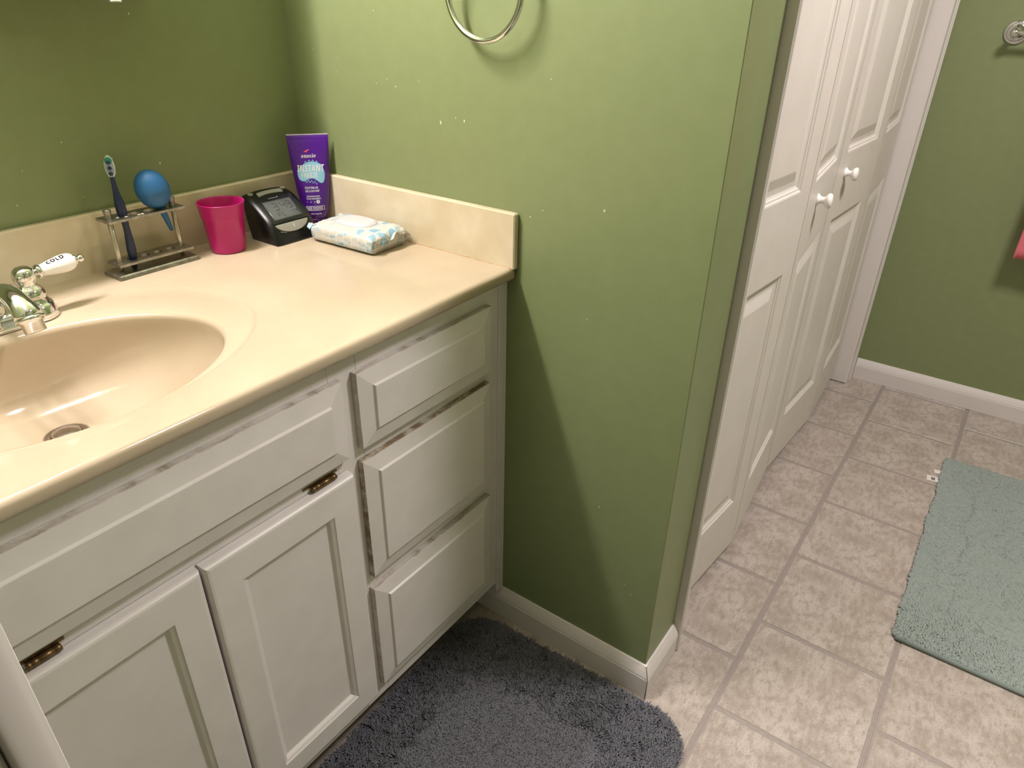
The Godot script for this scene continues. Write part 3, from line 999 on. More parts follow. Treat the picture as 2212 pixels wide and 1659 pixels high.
func make_toothbrush() -> void:
	var t := base("toothbrush", RACK + Vector3(-0.0345, 0.0082, 0.001))
	tag(t, "navy blue toothbrush standing head up in the steel rack", "toothbrush")
	var lean := Basis(Vector3.BACK, deg_to_rad(-1.5)) * Basis(Vector3.RIGHT, deg_to_rad(2.0))
	t.basis = Basis(Vector3.UP, deg_to_rad(-34)) * Basis(Vector3.BACK, deg_to_rad(-1.2))
	var st := new_st(true)
	var path := []
	var rad := []
	for p in [[0.0, 0.0032], [0.003, 0.0048], [0.012, 0.0058], [0.022, 0.0068], [0.032, 0.0074], [0.045, 0.0068], [0.060, 0.0056], [0.072, 0.0052], [0.085, 0.0060], [0.098, 0.0082], [0.108, 0.0080], [0.118, 0.0064], [0.130, 0.0046], [0.142, 0.0036], [0.149, 0.0035], [0.154, 0.0042]]:
		path.append(Vector3(0.002 * sin(p[0] * 30.0), p[0], 0.0))
		rad.append(p[1])
	sweep(st, path, rad, 0.75, 18)
	put("handle", st, M.navy, t)
	var hd := base("head", Vector3(-0.0020, 0.153, 0.0), 0.0, t)
	var oval := func(sx: float, sy: float, z: float) -> PackedVector3Array:
		var r := PackedVector3Array()
		for j in 28:
			var a := TAU * j / 28
			r.append(Vector3(cos(a) * sx * (1.0 if sin(a) > 0 else 0.82 + 0.18 * cos(a) * cos(a)), 0.0155 + sin(a) * sy, z))
		return r
	st = new_st(true)
	loft(st, [oval.call(0.0068, 0.0172, -0.002), oval.call(0.0078, 0.0184, 0.0), oval.call(0.0074, 0.0178, 0.0022), oval.call(0.0060, 0.0162, 0.0026)], true)
	put("head_plate", st, M.clear_rim, hd)
	st = new_st(true)
	loft(st, [oval.call(0.0062, 0.0160, 0.0026), oval.call(0.0058, 0.0155, 0.0031)], true)
	put("head_inlay", st, M.bristle, hd)
	st = new_st(true)
	lathe(st, [[0.0056, 0.0], [0.0052, 0.0008], [0.0005, 0.001]], Transform3D(Basis(Vector3.RIGHT, PI / 2).scaled(Vector3(1, 1, 1)), Vector3(0, 0.0258, 0.0030)), 20)
	put("teal_tip", st, M.teal, hd)
	for k in 3:
		st = new_st(true)
		lathe(st, [[0.0032, 0.0], [0.0030, 0.0012], [0.0016, 0.0022], [0.0003, 0.0024]], Transform3D(Basis(Vector3.RIGHT, PI / 2), Vector3(0, 0.0055 + k * 0.0088, 0.0034)), 14)
		put("rubber_stud", st, M.navy, hd)
	st = new_st(true)
	for r in 6:
		for c in 3:
			var x := (c - 1) * 0.0040
			sweep(st, [Vector3(x, 0.004 + r * 0.0045, -0.002), Vector3(x, 0.004 + r * 0.0045, -0.0125)], [0.0016, 0.0018], 1.0, 7)
	tag(put("bristles", st, M.bristle, hd), "", "", "", "stuff")

func make_bulb_syringe() -> void:
	var t := base("bulb_syringe", RACK + Vector3(0.0345, 0.1012, 0.001))
	tag(t, "blue rubber bulb syringe resting nozzle down in the steel rack", "syringe")
	t.basis = Basis(Vector3(0.35, 0, 0.94).normalized(), deg_to_rad(17))
	var st := new_st(true)
	var prof := []
	for i in 25:
		var a := PI * i / 24.0
		var yy := -cos(a)
		prof.append([max(0.0004, 0.0272 * pow(sin(a), 0.92) * (1.0 - 0.05 * yy)), 0.0318 + 0.0325 * yy])
		if i == 11: prof.append([0.0277, 0.0318 + 0.0325 * -cos(PI * 11.4 / 24.0)])
		if i == 12: prof.append([0.0274, 0.0318 + 0.0325 * -cos(PI * 12.3 / 24.0)])
	lathe(st, prof, Transform3D.IDENTITY, 36)
	put("bulb", st, M.blue, t)
	st = new_st(true)
	lathe(st, [[0.0019, -0.050], [0.0027, -0.0492], [0.0034, -0.045], [0.0055, -0.014], [0.0068, -0.005], [0.0085, 0.0012]], Transform3D.IDENTITY, 20)
	put("nozzle", st, M.blue, t)

func make_cup() -> void:
	var t := base("plastic_cup", Vector3(-0.2615, H, 0.0810))
	tag(t, "magenta plastic cup with a wide rim band next to the steel rack", "cup")
	var st := new_st(true)
	lathe(st, [[0.001, 0.0005], [0.0290, 0.0005], [0.0305, 0.0018], [0.0312, 0.006], [0.0366, 0.0640], [0.0372, 0.0645], [0.0380, 0.0655], [0.0406, 0.0890], [0.0416, 0.0902], [0.0414, 0.0915], [0.0402, 0.0912], [0.0394, 0.0890], [0.0356, 0.0640], [0.0302, 0.009], [0.0286, 0.004], [0.001, 0.004]], Transform3D.IDENTITY, 56)
	put("body", st, M.pink_cup, t)

# clock: the skin is a curve from the top edge to the foot, extruded across
const CLOCK_W := 0.100
func clock_skin(x: float, s: float, lift := 0.0) -> Vector3:
	var c := [Vector2(0.0, 0.0835), Vector2(0.012, 0.0815), Vector2(0.0285, 0.0755), Vector2(0.045, 0.066), Vector2(0.060, 0.0555), Vector2(0.0765, 0.0415), Vector2(0.0895, 0.0185), Vector2(0.096, 0.0)]
	var f := clampf(s, 0.0, 1.0) * (c.size() - 1)
	var i := mini(int(f), c.size() - 2)
	var p0: Vector2 = c[max(i - 1, 0)]
	var p1: Vector2 = c[i]
	var p2: Vector2 = c[i + 1]
	var p3: Vector2 = c[min(i + 2, c.size() - 1)]
	var p := p1.cubic_interpolate(p2, p0, p3, f - i)
	var q := p1.cubic_interpolate(p2, p0, p3, f - i + 0.02)
	var n := Vector2(-(q.y - p.y), q.x - p.x).normalized()
	# the face bulges a little across the width
	var bow := 0.004 * (1.0 - pow(2.0 * x / CLOCK_W, 2.0)) * smoothstep(0.0, 0.15, s)
	return Vector3(x, p.y + n.y * lift, p.x + n.x * lift + bow * 0.0)

func skin_patch(st: SurfaceTool, pts: Array, f: Callable, lift: float, thick := 0.0008) -> void:
	# polygon in (u, v), fanned finely from its centre and laid on the skin
	var c := Vector2.ZERO
	for p: Vector2 in pts: c += p
	c /= pts.size()
	var n := 8
	for i in pts.size():
		var a: Vector2 = pts[i]
		var b: Vector2 = pts[(i + 1) % pts.size()]
		for k in n:
			var t0 := k / float(n)
			var t1 := (k + 1) / float(n)
			var q0 := c.lerp(a, t0)
			var q1 := c.lerp(b, t0)
			var q2 := c.lerp(b, t1)
			var q3 := c.lerp(a, t1)
			quad(st, f.call(q0.x, q0.y, lift), f.call(q3.x, q3.y, lift), f.call(q2.x, q2.y, lift), f.call(q1.x, q1.y, lift))
		quad(st, f.call(a.x, a.y, lift), f.call(a.x, a.y, lift - thick), f.call(b.x, b.y, lift - thick), f.call(b.x, b.y, lift))

func arc_poly(parts: Array) -> Array:
	return parts

func make_clock() -> void:
	var t := base("alarm_clock", Vector3(-0.1445, H, 0.0445))
	tag(t, "black wedge-shaped digital alarm clock with grey buttons on the counter", "clock")
	var st := new_st(true)
	var rings := []
	var hw := CLOCK_W * 0.5
	for k in 11:
		var u := k / 10.0
		var x: float = lerp(-hw, hw, u)
		var e: float = 0.0025 if (k == 0 or k == 10) else 0.0
		var r := PackedVector3Array()
		var arch := 0.004 * (1.0 - pow(2.0 * u - 1.0, 2.0))
		for j in 25:
			var s := j / 24.0
			var p := clock_skin(x, s, -e)
			p.y += (arch - 0.002) * (1.0 - smoothstep(0.0, 0.25, s))
			r.append(Vector3(x, max(p.y, 0.0006), p.z))
		r.append(Vector3(x, 0.0006, 0.018))
		r.append(Vector3(x, 0.030, 0.010))
		r.append(Vector3(x, 0.074, 0.001))
		rings.append(r)
	rings.reverse()
	loft(st, rings, true)
	put("case", st, M.clock, t)
	var f := func(x: float, s: float, l: float) -> Vector3: return clock_skin(x, s, l)
	st = new_st(true)
	skin_patch(st, [Vector2(-0.038, 0.275), Vector2(0.040, 0.275), Vector2(0.042, 0.30), Vector2(0.041, 0.738), Vector2(-0.042, 0.738), Vector2(-0.041, 0.30)], f, 0.0008)
	put("bezel", st, mat(Color8(24, 25, 27), 0.12), t)
	st = new_st(true)
	skin_patch(st, [Vector2(-0.0325, 0.37), Vector2(0.0325, 0.37), Vector2(0.0295, 0.70), Vector2(-0.0345, 0.70)], f, 0.0012, 0.0003)
	var lcd := put("display", st, M.lcd, t)
	st = new_st()
	var seg := func(cx: float, cs: float, w: float, h: float, on: Array) -> void:
		var th := w * 0.16
		var hs := h
		var bars := [[0.0, -1.0, true], [1.0, -0.5, false], [1.0, 0.5, false], [0.0, 1.0, true], [-1.0, 0.5, false], [-1.0, -0.5, false], [0.0, 0.0, true]]
		for i: int in on:
			var b = bars[i]
			var mx: float = cx + b[0] * w * 0.5
			var ms: float = cs + b[1] * hs * 0.5
			var hx: float = w * 0.42 if b[2] else th * 0.5
			var hy: float = hs * 0.055 if b[2] else hs * 0.21
			quad(st, f.call(mx - hx, ms + hy, 0.0014), f.call(mx + hx, ms + hy, 0.0014), f.call(mx + hx, ms - hy, 0.0014), f.call(mx - hx, ms - hy, 0.0014))
	seg.call(-0.0125, 0.495, 0.0095, 0.130, [0, 1, 2, 3, 6])
	seg.call(0.0050, 0.495, 0.0095, 0.130, [5, 6, 1, 2])
	seg.call(0.0185, 0.495, 0.0095, 0.130, [0, 1, 2, 3, 5, 6])
	seg.call(-0.0165, 0.637, 0.0055, 0.055, [0, 4, 5, 6])
	seg.call(-0.0075, 0.637, 0.0055, 0.055, [0, 3, 4, 5])
	seg.call(0.0135, 0.637, 0.0055, 0.055, [0, 1, 2])
	seg.call(0.0215, 0.637, 0.0055, 0.055, [0, 1, 2, 3, 4, 5])
	put("digits", st, M.lcd_ink, lcd)
	# snooze bar and two round buttons at the top
	st = new_st(true)
	var pts := []
	for i in 9:
		var u := i / 8.0
		pts.append(Vector2(lerp(-0.023, 0.034, u), 0.140 - 0.032 * sin(u * PI)))
	for i in 9:
		var u := 1.0 - i / 8.0
		pts.append(Vector2(lerp(-0.026, 0.031, u), 0.238 - 0.030 * sin(u * PI)))
	skin_patch(st, pts, f, 0.0022, 0.002)
	put("snooze_bar", st, M.clock_grey, t)
	for x: float in [-0.0345, 0.0415]:
		st = new_st(true)
		pts = []
		for i in 16: pts.append(Vector2(x + 0.0050 * cos(TAU * i / 16), 0.110 + 0.050 * sin(TAU * i / 16)))
		skin_patch(st, pts, f, 0.0020, 0.002)
		put("round_button", st, M.clock_grey, t)
	# half-moon key
	st = new_st(true)
	pts = []
	for i in 21:
		var a := PI * i / 20.0
		pts.append(Vector2(-0.002 - 0.0375 * cos(a), 0.755 + 0.092 * sin(a)))
	pts.reverse()
	var rp := pts.duplicate()
	rp.reverse()
	skin_patch(st, rp, f, 0.0022, 0.002)
	var key := put("half_moon_key", st, M.clock_grey, t)
	st = new_st()
	quad(st, f.call(-0.0012, 0.808, 0.0025), f.call(0.0, 0.808, 0.0025), f.call(0.0, 0.772, 0.0025), f.call(-0.0012, 0.772, 0.0025))
	put("key_mark", st, M.white_print, key)
	# pale printed word over the display and under the key
	st = new_st()
	quad(st, f.call(-0.013, 0.326, 0.0012), f.call(0.008, 0.326, 0.0012), f.call(0.008, 0.318, 0.0012), f.call(-0.013, 0.318, 0.0012))
	quad(st, f.call(0.008, 0.326, 0.0012), f.call(0.0095, 0.326, 0.0012), f.call(0.0095, 0.318, 0.0012), f.call(0.008, 0.318, 0.0012))
	quad(st, f.call(0.008, 0.318, 0.0012), f.call(0.0095, 0.318, 0.0012), f.call(0.0095, 0.300, 0.0012), f.call(0.008, 0.300, 0.0012))
	put("wordmark", st, mat(Color8(150, 150, 150), 0.5), t)
	st = new_st()
	quad(st, f.call(-0.034, 0.826, 0.0006), f.call(-0.021, 0.850, 0.0006), f.call(-0.021, 0.843, 0.0006), f.call(-0.034, 0.819, 0.0006))
	put("key_caption", st, mat(Color8(150, 150, 150), 0.5), t)

# ---------------------------------------------------------------- hair gel tube
func tube_half(y: float) -> Vector2:   # half width, half depth
	var k := [[0.0150, 0.0195, 0.0185], [0.0200, 0.0225, 0.0208], [0.0300, 0.0262, 0.0222], [0.0450, 0.0290, 0.0218], [0.0700, 0.0328, 0.0195], [0.1000, 0.0356, 0.0160], [0.1300, 0.0378, 0.0115], [0.1550, 0.0392, 0.0062], [0.1700, 0.0398, 0.0018], [0.1715, 0.0399, 0.0009], [0.1800, 0.0400, 0.0008]]
	for i in k.size() - 1:
		if y <= k[i + 1][0]:
			var t: float = clamp((y - k[i][0]) / (k[i + 1][0] - k[i][0]), 0.0, 1.0)
			return Vector2(lerp(k[i][1], k[i + 1][1], t), lerp(k[i][2], k[i + 1][2], t))
	return Vector2(0.04, 0.0008)

func on_tube(x: float, y: float, lift: float) -> Vector3:
	var h := tube_half(y)
	var u: float = clamp(x / h.x, -0.98, 0.98)
	return Vector3(x, y, h.y * pow(1.0 - u * u, 0.5) + lift)

func print_on_tube(parent: Node, text: String, x: float, y: float, w: float, h: float, m: Material, serif := false, slant := 0.0, lift := 0.0006) -> void:
	var lm := bend(lettering(text, w, h, serif), func(p: Vector3) -> Vector3: return on_tube(x + p.x + p.y * 0.12, y + p.y + p.x * slant, lift))
	lm.surface_set_material(0, m)
	put_mesh("lettering", lm, parent)

func make_tube() -> void:
	var t := base("hair_gel_tube", Vector3(-0.0445, H, 0.0755), -0.677)
	tag(t, "purple squeeze tube of sculpting gel standing on its cap in the corner", "tube")
	var st := new_st(true)
	var rings := []
	for y: float in [0.0150, 0.0175, 0.0200, 0.025, 0.0300, 0.0375, 0.0450, 0.0575, 0.0700, 0.085, 0.1000, 0.115, 0.1300, 0.1425, 0.1550, 0.163, 0.1700, 0.1715, 0.1800]:
		var h := tube_half(y)
		var r := PackedVector3Array()
		for j in 40:
			var a := -TAU * j / 40
			r.append(Vector3(cos(a) * h.x, y, sin(a) * h.y))
		rings.append(r)
	loft(st, rings, true)
	var body := put("body", st, M.purple, t)
	st = new_st()
	box(st, Vector3(-0.0402, 0.1782, -0.0010), Vector3(0.0402, 0.1804, 0.0010), 0.0004)
	put("crimp_edge", st, mat(Color8(180, 168, 190), 0.4), t)
	st = new_st(true)
	lathe(st, [[0.0185, 0.0004], [0.0195, 0.0015], [0.0200, 0.0135], [0.0190, 0.0149]], Transform3D.IDENTITY, 40)
	put("cap", st, M.purple_cap, t)
	# printed label
	var f := func(x: float, y: float, l: float) -> Vector3: return on_tube(x, y, l)
	var blob := [[0.024, 0.116], [0.0205, 0.1235], [0.014, 0.1275], [0.004, 0.1295], [-0.006, 0.128], [-0.0135, 0.1245], [-0.020, 0.1195], [-0.0245, 0.1135], [-0.0265, 0.1065], [-0.026, 0.100], [-0.0235, 0.0945], [-0.0190, 0.0920], [-0.0135, 0.0925], [-0.0080, 0.0955], [-0.002, 0.0972], [0.004, 0.0965], [0.0095, 0.0930], [0.0140, 0.0890], [0.0185, 0.0868], [0.0225, 0.0885], [0.0250, 0.0945], [0.0265, 0.103], [0.026, 0.110]]
	var bp := []
	for p in blob: bp.append(Vector2(p[0] - 0.0005, p[1]))
	bp.reverse()
	st = new_st()
	skin_patch(st, bp, func(x: float, y: float, l: float) -> Vector3: return on_tube(x, y, l), 0.0003, 0.0001)
	put("blue_splash", st, M.sky_print, body)
	# wavy scribbles above and below the splash
	for w in 2:
		st = new_st()
		var pts := []
		for i in 49:
			var u := i / 48.0
			if w == 0: pts.append(Vector2(lerp(-0.011, 0.0165, u), 0.1295 + 0.0035 * sin(u * TAU * 3.8) - 0.004 * pow(2 * u - 0.9, 2)))
			else: pts.append(Vector2(lerp(-0.0155, 0.0095, u), 0.0915 + 0.0026 * sin(u * TAU * 4.0) + 0.002 * sin(u * PI) - 0.004 * u))
		for i in 48:
			var a: Vector2 = pts[i]
			var b: Vector2 = pts[i + 1]
			var n := (b - a).orthogonal().normalized() * 0.00045
			quad(st, on_tube(a.x + n.x, a.y + n.y, 0.0005), on_tube(a.x - n.x, a.y - n.y, 0.0005), on_tube(b.x - n.x, b.y - n.y, 0.0005), on_tube(b.x + n.x, b.y + n.y, 0.0005))
		put("scribble", st, M.sky_print, body)
	print_on_tube(body, "aussie", -0.002, 0.1405, 0.0285, 0.0072, M.white_print, true)
	print_on_tube(body, "INSTANT", -0.0005, 0.1165, 0.0520, 0.0128, M.white_print, false, 0.0)
	print_on_tube(body, "FREEZE", -0.004, 0.1035, 0.0320, 0.0090, M.white_print)
	print_on_tube(body, "SCULPTING GEL", -0.003, 0.0792, 0.0262, 0.0042, M.white_print)
	print_on_tube(body, "GEL SCULPTANT", -0.002, 0.0728, 0.0275, 0.0042, M.white_print)
	print_on_tube(body, "MAXIMUM HOLD", -0.002, 0.0622, 0.0256, 0.0030, M.white_print)
	print_on_tube(body, "TENUE MAXIMALE", -0.002, 0.0575, 0.0285, 0.0030, M.white_print)
	print_on_tube(body, "1", -0.0148, 0.0510, 0.0012, 0.0034, M.white_print)
	print_on_tube(body, "2", -0.0078, 0.0510, 0.0020, 0.0034, M.white_print)
	print_on_tube(body, "3", -0.0004, 0.0510, 0.0020, 0.0034, M.white_print)
	st = new_st()
	skin_patch(st, range(16).map(func(i: int) -> Vector2: return Vector2(0.0066 + 0.0036 * cos(TAU * i / 16), 0.0511 + 0.0036 * sin(TAU * i / 16))), f, 0.0004, 0.0001)
	put("scale_dot", st, M.white_print, body)
	print_on_tube(body, "4", 0.0066, 0.0511, 0.0022, 0.0036, M.purple, false, 0.0, 0.0008)
	st = new_st()
	for r in [[-0.0185, 0.0425, 0.0185, 0.0415], [-0.0185, 0.0342, 0.0185, 0.0332], [-0.0185, 0.0425, -0.0174, 0.0332], [0.0174, 0.0425, 0.0185, 0.0332], [-0.0085, 0.0425, -0.0075, 0.0332]]:
		var nn := 6
		for i in nn:
			var xa: float = lerp(r[0], r[2], i / float(nn))
			var xb: float = lerp(r[0], r[2], (i + 1) / float(nn))
			quad(st, on_tube(xa, r[3], 0.0005), on_tube(xb, r[3], 0.0005), on_tube(xb, r[1], 0.0005), on_tube(xa, r[1], 0.0005))
	for i in 5:
		var xa := -0.0165 + i * 0.0016
		quad(st, on_tube(xa, 0.0346, 0.0005), on_tube(xa + 0.0008, 0.0346, 0.0005), on_tube(xa + 0.0008, 0.0411, 0.0005), on_tube(xa, 0.0411, 0.0005))
	for y: float in [0.0394, 0.0365]:
		for i in 5:
			var xa := -0.0055 + i * 0.0042
			quad(st, on_tube(xa, y - 0.0008, 0.0005), on_tube(xa + 0.0034, y - 0.0008, 0.0005), on_tube(xa + 0.0034, y + 0.0008, 0.0005), on_tube(xa, y + 0.0008, 0.0005))
	put("info_box", st, M.white_print, body)
	print_on_tube(body, "NET WT. 198 g (7 OZ)", 0.0005, 0.0262, 0.0205, 0.0036, M.white_print)
	# little leaping animal over the brand word
	st = new_st()
	var kg := [[-0.0115, 0.1475], [-0.0085, 0.1482], [-0.0065, 0.1500], [-0.004, 0.1516], [-0.0012, 0.1522], [0.0004, 0.1528], [0.0008, 0.1516], [-0.0004, 0.1506], [-0.0022, 0.1502], [-0.0042, 0.1488], [-0.0050, 0.1466], [-0.0056, 0.1466], [-0.0056, 0.1484], [-0.0078, 0.1474]]
	var tris := Geometry2D.triangulate_polygon(PackedVector2Array(kg.map(func(p: Array) -> Vector2: return Vector2(p[0], p[1]))))
	for i in range(0, tris.size(), 3):
		face(st, [on_tube(kg[tris[i]][0], kg[tris[i]][1], 0.0006), on_tube(kg[tris[i + 1]][0], kg[tris[i + 1]][1], 0.0006), on_tube(kg[tris[i + 2]][0], kg[tris[i + 2]][1], 0.0006)], Vector3.BACK)
	put("emblem", st, M.coral_print, body)

# ---------------------------------------------------------------- wipes
func make_wipes() -> void:
	var t := base("wipes_pack", Vector3(-0.0765, H, 0.236), 0.035)
	tag(t, "soft pack of wipes with blue and white petal print and white lid", "wipes")
	var nz := noise(91, 60.0, 3)
	var hw := 0.0515
	var hl := 0.0825
	var ht := 0.037
	var rings := []
	var per := 40
	var nl := 44
	var ring := func(q: float) -> PackedVector3Array:
		# q runs 0..1 along the pack
		var z: float = lerp(-hl, hl, q)
		var e: float = min(q, 1.0 - q) * 2.0 * hl
		var full := 1.0 - pow(1.0 - clamp(e / 0.020, 0.0, 1.0), 2.2) * 0.22
		var r := PackedVector3Array()
		for j in per:
			var a := TAU * j / per + PI / 4
			var c := cos(a)
			var s := sin(a)
			var n := 4.5
			var rad := pow(pow(abs(c), n) + pow(abs(s), n), -1.0 / n)
			var x: float = c * rad * hw * lerp(1.0, full, 0.25)
			var yy := 0.5 + 0.5 * s * rad
			var bulge := 0.0035 * (1.0 - pow(x / hw, 2.0)) * sin(q * PI) if s > 0 else 0.0
			var y := yy * ht * full + bulge * yy
			var wr := clampf(1.0 - e / 0.05, 0.0, 1.0)
			var d: float = nz.get_noise_3d(x, y, z) * lerp(0.0010, 0.0042, wr) * smoothstep(0.05, 0.6, yy)
			var top_in := (0.006 if q < 0.5 else -0.004) * pow(clampf(1.0 - e / 0.014, 0.0, 1.0), 1.5) * (1.0 - yy)
			r.append(Vector3(x + d * 0.6 * sign(x), max(y + d, 0.0006), z + top_in))
		return r
	for i in nl + 1: rings.append(ring.call(i / float(nl)))
	var st := SurfaceTool.new()
	st.begin(Mesh.PRIMITIVE_TRIANGLES)
	st.set_smooth_group(0)
	var arc := 2.0 * (hw * 2 + ht)
	var scale := 1.0 / 0.15
	var add := func(i: int, j: int) -> void:
		var r: PackedVector3Array = rings[i]
		st.set_uv(Vector2(lerp(0.0, hl * 2, i / float(nl)) * scale, j / float(per) * arc * scale))
		st.add_vertex(r[j % per])
	for i in nl:
		for j in per:
			for p in [[i, j], [i + 1, j + 1], [i, j + 1], [i, j], [i + 1, j], [i + 1, j + 1]]: add.call(p[0], p[1])
	for e in 2:
		var i := 0 if e == 0 else nl
		var r: PackedVector3Array = rings[i]
		var c := Vector3.ZERO
		for p in r: c += p
		c /= per
		for j in per:
			var tr := [c, r[j], r[(j + 1) % per]]
			if e == 1: tr = [c, r[(j + 1) % per], r[j]]
			for p: Vector3 in tr:
				st.set_uv(Vector2(0.3 + p.y * scale, p.x * scale))
				st.add_vertex(p)
	put("wrapper", st, M.wipes, t)
	# crimped seal fins at both ends
	for e in 2:
		st = SurfaceTool.new()
		st.begin(Mesh.PRIMITIVE_TRIANGLES)
		st.set_smooth_group(-1)
		var n := 26
		var sgn := -1.0 if e == 0 else 1.0
		for i in n:
			var row := []
			for k in [i, i + 1]:
				var u: float = k / float(n)
				var x: float = lerp(-hw * 0.97, hw * 0.97, u)
				var zig := 0.0006 * (1.0 if k % 2 == 0 else -1.0)
				var y0: float = ht * (0.62 + 0.13 * sin(u * 9.0 + e * 2.0)) + 0.003 * sin(u * 23.0)
				var lng: float = 0.0075 + 0.0022 * sin(u * 14.0 + e)
				var z0: float = sgn * (hl - 0.001)
				row.append([Vector3(x, y0 + zig, z0), Vector3(x, y0 + 0.0035 + zig, z0 + sgn * lng), Vector3(x, y0 - 0.0009 + zig, z0), Vector3(x, y0 + 0.0028 + zig, z0 + sgn * lng)])
			for lay in 2:
				var o := lay * 2
				for p: Vector3 in [row[0][o], row[1][o], row[1][o + 1], row[0][o], row[1][o + 1], row[0][o + 1]]:
					st.set_uv(Vector2(p.z, p.x) * scale)
					st.add_vertex(p)
			for p: Vector3 in [row[0][1], row[1][1], row[1][3], row[0][1], row[1][3], row[0][3]]:
				st.set_uv(Vector2(p.z, p.x) * scale)
				st.add_vertex(p)
		put("seal_fin", st, M.wipes, t)
	# lid: lozenge with rounded corners and a rim step
	st = new_st(true)
	var lr := []
	for p in [[1.0, 0.0368], [1.02, 0.0398], [1.0, 0.0412], [0.93, 0.0420], [0.90, 0.0436], [0.84, 0.0444], [0.5, 0.0450]]:
		var r := PackedVector3Array()
		for j in 48:
			var a := -TAU * j / 48
			var n := 2.7
			var rad := pow(pow(abs(cos(a)), n) + pow(abs(sin(a)), n), -1.0 / n)
			r.append(Vector3(cos(a) * rad * 0.0285 * p[0], p[1], -0.004 + sin(a) * rad * 0.0435 * p[0]))
		lr.append(r)
	loft(st, lr, true)
	put("lid", st, M.lid, t)

# ---------------------------------------------------------------- rugs
func tuft(len: float, r: float, lean: float) -> ArrayMesh:
	var st := new_st(true)
	var rings := []
	for p in [[0.0, 1.0], [0.45, 1.05], [0.85, 0.8], [1.0, 0.25]]:
		var q: float = p[0]
		var ring := PackedVector3Array()
		for j in 5:
			var a := -TAU * j / 5
			ring.append(Vector3(cos(a) * r * p[1] + lean * q * q, q * len * (1.0 - 0.2 * q * abs(lean) / len), sin(a) * r * p[1]))
		rings.append(ring)
	loft(st, rings, false)
	st.generate_normals()
	return st.commit()

func pile(parent: Node, mesh: ArrayMesh, m: StandardMaterial3D, spots: Array, cols: Array) -> MultiMeshInstance3D:
	m.vertex_color_use_as_albedo = true
	mesh.surface_set_material(0, m)
	var mm := MultiMesh.new()
	mm.transform_format = MultiMesh.TRANSFORM_3D
	mm.use_colors = true
	mm.mesh = mesh
	mm.instance_count = spots.size()
	for i in spots.size():
		mm.set_instance_transform(i, spots[i])
		mm.set_instance_color(i, cols[i])
	var o := MultiMeshInstance3D.new()
	o.name = "pile"
	o.multimesh = mm
	parent.add_child(o, true)
	tag(o, "", "", "", "stuff")
	return o

func round_rect(p: Vector2, lo: Vector2, hi: Vector2, r: float) -> float:   # signed distance, negative inside
	var c := (lo + hi) * 0.5
	var q := (p - c).abs() - (hi - lo) * 0.5 + Vector2(r, r)
	return Vector2(max(q.x, 0), max(q.y, 0)).length() + min(max(q.x, q.y), 0.0) - r

func rug_slab(parent: Node, lo: Vector2, hi: Vector2, r: float, h: float, m: Material) -> void:
	var st := new_st()
	var b := PackedVector3Array()
	var tp := PackedVector3Array()
	for c in [[hi.x - r, hi.y - r, 0.0], [lo.x + r, hi.y - r, 0.25], [lo.x + r, lo.y + r, 0.5], [hi.x - r, lo.y + r, 0.75]]:
		for k in 7:
			var a: float = TAU * (c[2] + 0.25 * k / 6.0)
			b.append(Vector3(c[0] + cos(a) * r, 0.0006, c[1] + sin(a) * r))
			tp.append(Vector3(c[0] + cos(a) * (r - 0.001), h, c[1] + sin(a) * (r - 0.001)))
	b.reverse()
	tp.reverse()
	loft(st, [b, tp], true)
	put("backing", st, m, parent)

func make_rug() -> void:
	var t := base("bath_rug", Vector3(-0.37, 0, 0.78), deg_to_rad(2.2))
	tag(t, "dark grey shaggy bath rug in front of the vanity", "rug")
	var lo := Vector2(-0.42, -0.287)
	var hi := Vector2(0.337, 0.276)
	rug_slab(t, lo, hi, 0.085, 0.007, M.rug_back)
	var nz := noise(101, 9.0, 3)
	var nf := noise(102, 42.0, 3)
	var spots := []
	var cols := []
	var step := 0.0023
	var z := lo.y
	while z < hi.y:
		var x := lo.x
		while x < hi.x:
			var p := Vector2(x + rng.randf_range(-0.5, 0.5) * step, z + rng.randf_range(-0.5, 0.5) * step)
			x += step
			var sd := round_rect(p, lo, hi, 0.09)
			if sd > 0.001: continue
			var inner := round_rect(p, lo + Vector2(0.115, 0.115), hi - Vector2(0.135, 0.135), 0.05) + nz.get_noise_2d(p.x * 2, p.y * 2) * 0.03
			var border := smoothstep(-0.012, 0.022, inner)
			var groove := exp(-pow((inner + 0.004) / 0.006, 2.0))
			var n := nz.get_noise_2d(p.x, p.y)
			var fine := nf.get_noise_2d(p.x, p.y)
			var hgt: float = lerp(0.60, 1.25, border) * (0.85 + 0.45 * fine) * (1.0 - 0.45 * groove) * (1.0 if sd < -0.01 else 0.8)
			var flat: float = lerp(1.15, 0.55, border)
			var dirn: float = n * 5.0 + fine * 4.0 + rng.randf_range(-1.5, 1.5)
			var b := Basis(Vector3.UP, dirn) * Basis(Vector3.BACK, -flat * rng.randf_range(0.4, 1.0))
			b = b.scaled(Vector3.ONE * rng.randf_range(0.85, 1.15))
			b.y *= hgt
			spots.append(Transform3D(b, Vector3(p.x, 0.006, p.y)))
			var g := rng.randf_range(0.85, 1.15)
			cols.append(Color(g, g, g))
		z += step
	pile(t, tuft(0.0095, 0.0011, 0.0028), M.rug, spots, cols)

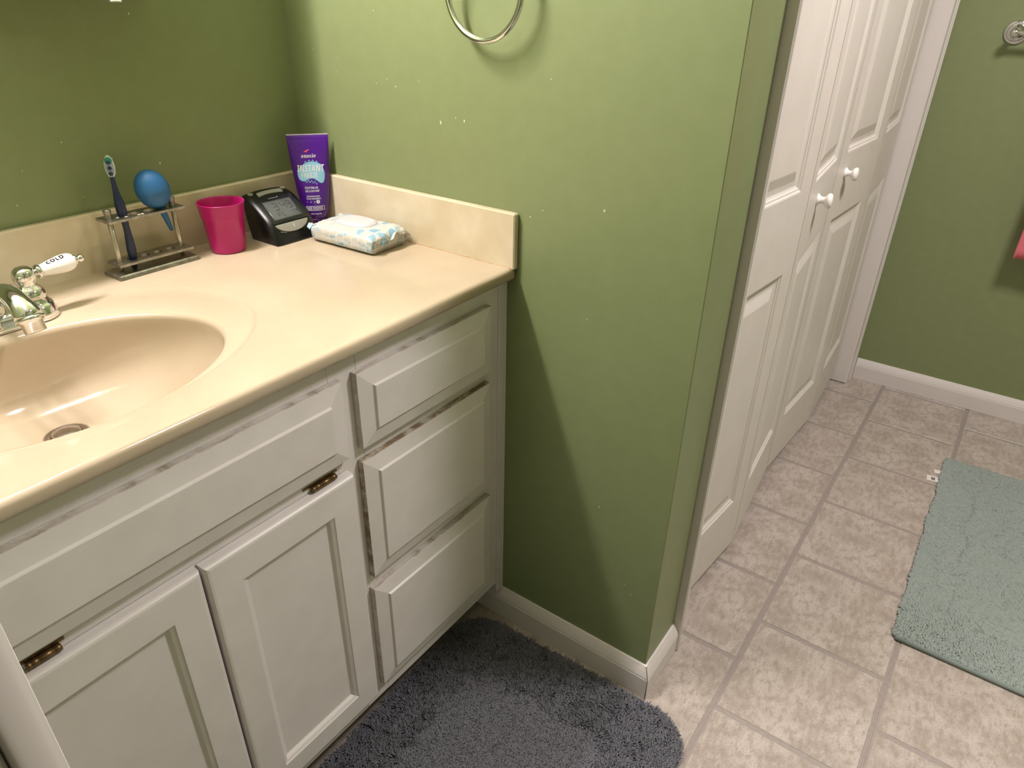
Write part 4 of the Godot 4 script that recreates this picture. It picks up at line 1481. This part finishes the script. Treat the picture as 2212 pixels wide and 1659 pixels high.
func make_mat() -> void:
	var t := base("bath_mat", Vector3(0.94, 0, 1.60))
	tag(t, "grey-green matted bath mat on the tile floor at the right", "rug")
	var lo := Vector2(-0.457, -0.279)
	var hi := Vector2(0.448, 0.30)
	rug_slab(t, lo, hi, 0.012, 0.007, M.mat_back)
	var nz := noise(111, 7.0, 3)
	var nf := noise(112, 40.0, 2)
	var spots := []
	var cols := []
	var step := 0.0031
	var z := lo.y
	while z < hi.y - 0.02:
		var x := lo.x
		while x < hi.x:
			var p := Vector2(x + rng.randf_range(-0.5, 0.5) * step, z + rng.randf_range(-0.5, 0.5) * step)
			x += step
			if round_rect(p, lo, hi, 0.012) > -0.001: continue
			var n := nz.get_noise_2d(p.x, p.y)
			var fine := nf.get_noise_2d(p.x, p.y)
			# matted down, standing up only near the front left corner; a parting line runs along the border
			var stand := smoothstep(-0.22, -0.44, p.x + n * 0.05) * smoothstep(0.20, -0.20, p.y + n * 0.05)
			var inner := round_rect(p, lo + Vector2(0.13, 0.10), hi - Vector2(0.13, 0.10), 0.03) + n * 0.02
			var groove := exp(-pow(inner / 0.0042, 2.0)) * smoothstep(-0.45, 0.1, fine + n)
			if groove > 0.5 and rng.randf() < 0.92: continue
			if fine > 0.40 and rng.randf() < 0.7: continue
			var flat: float = lerp(1.32, 0.7, stand) * rng.randf_range(0.85, 1.05)
			var dirn: float = 0.6 + n * 2.2 + rng.randf_range(-0.5, 0.5) * lerp(0.6, 2.4, stand)
			var b := Basis(Vector3.UP, dirn) * Basis(Vector3.BACK, -flat)
			b.y *= lerp(1.0, 0.9, stand)
			spots.append(Transform3D(b, Vector3(p.x, 0.0062, p.y)))
			var g := rng.randf_range(0.9, 1.1)
			cols.append(Color(g, g, g))
		z += step
	pile(t, tuft(0.0085, 0.0017, 0.002), M.mat_pile, spots, cols)
	# sewn hem along the front edge and the care label
	var st := new_st(true)
	sweep(st, [Vector3(lo.x, 0.006, lo.y + 0.008), Vector3(lo.x - 0.001, 0.006, 0.0), Vector3(lo.x, 0.006, hi.y - 0.012)], [0.0052, 0.0052, 0.0052], 1.0, 10, Vector3.UP)
	put("hem", st, M.mat_back, t)
	var tg := base("care_label", Vector3(0.308, 0.0008, lo.y), 0.12, t)
	st = new_st()
	box(st, Vector3(-0.019, 0.0, -0.036), Vector3(0.012, 0.0008, 0.004), 0.0002)
	box(st, Vector3(0.034, 0.0, -0.016), Vector3(0.056, 0.0008, 0.004), 0.0002)
	put("tag", st, M.paper, tg)
	st = new_st()
	box(st, Vector3(-0.012, 0.0008, -0.024), Vector3(0.004, 0.00095, -0.013))
	put("print", st, mat(Color8(120, 116, 112), 0.8), tg)
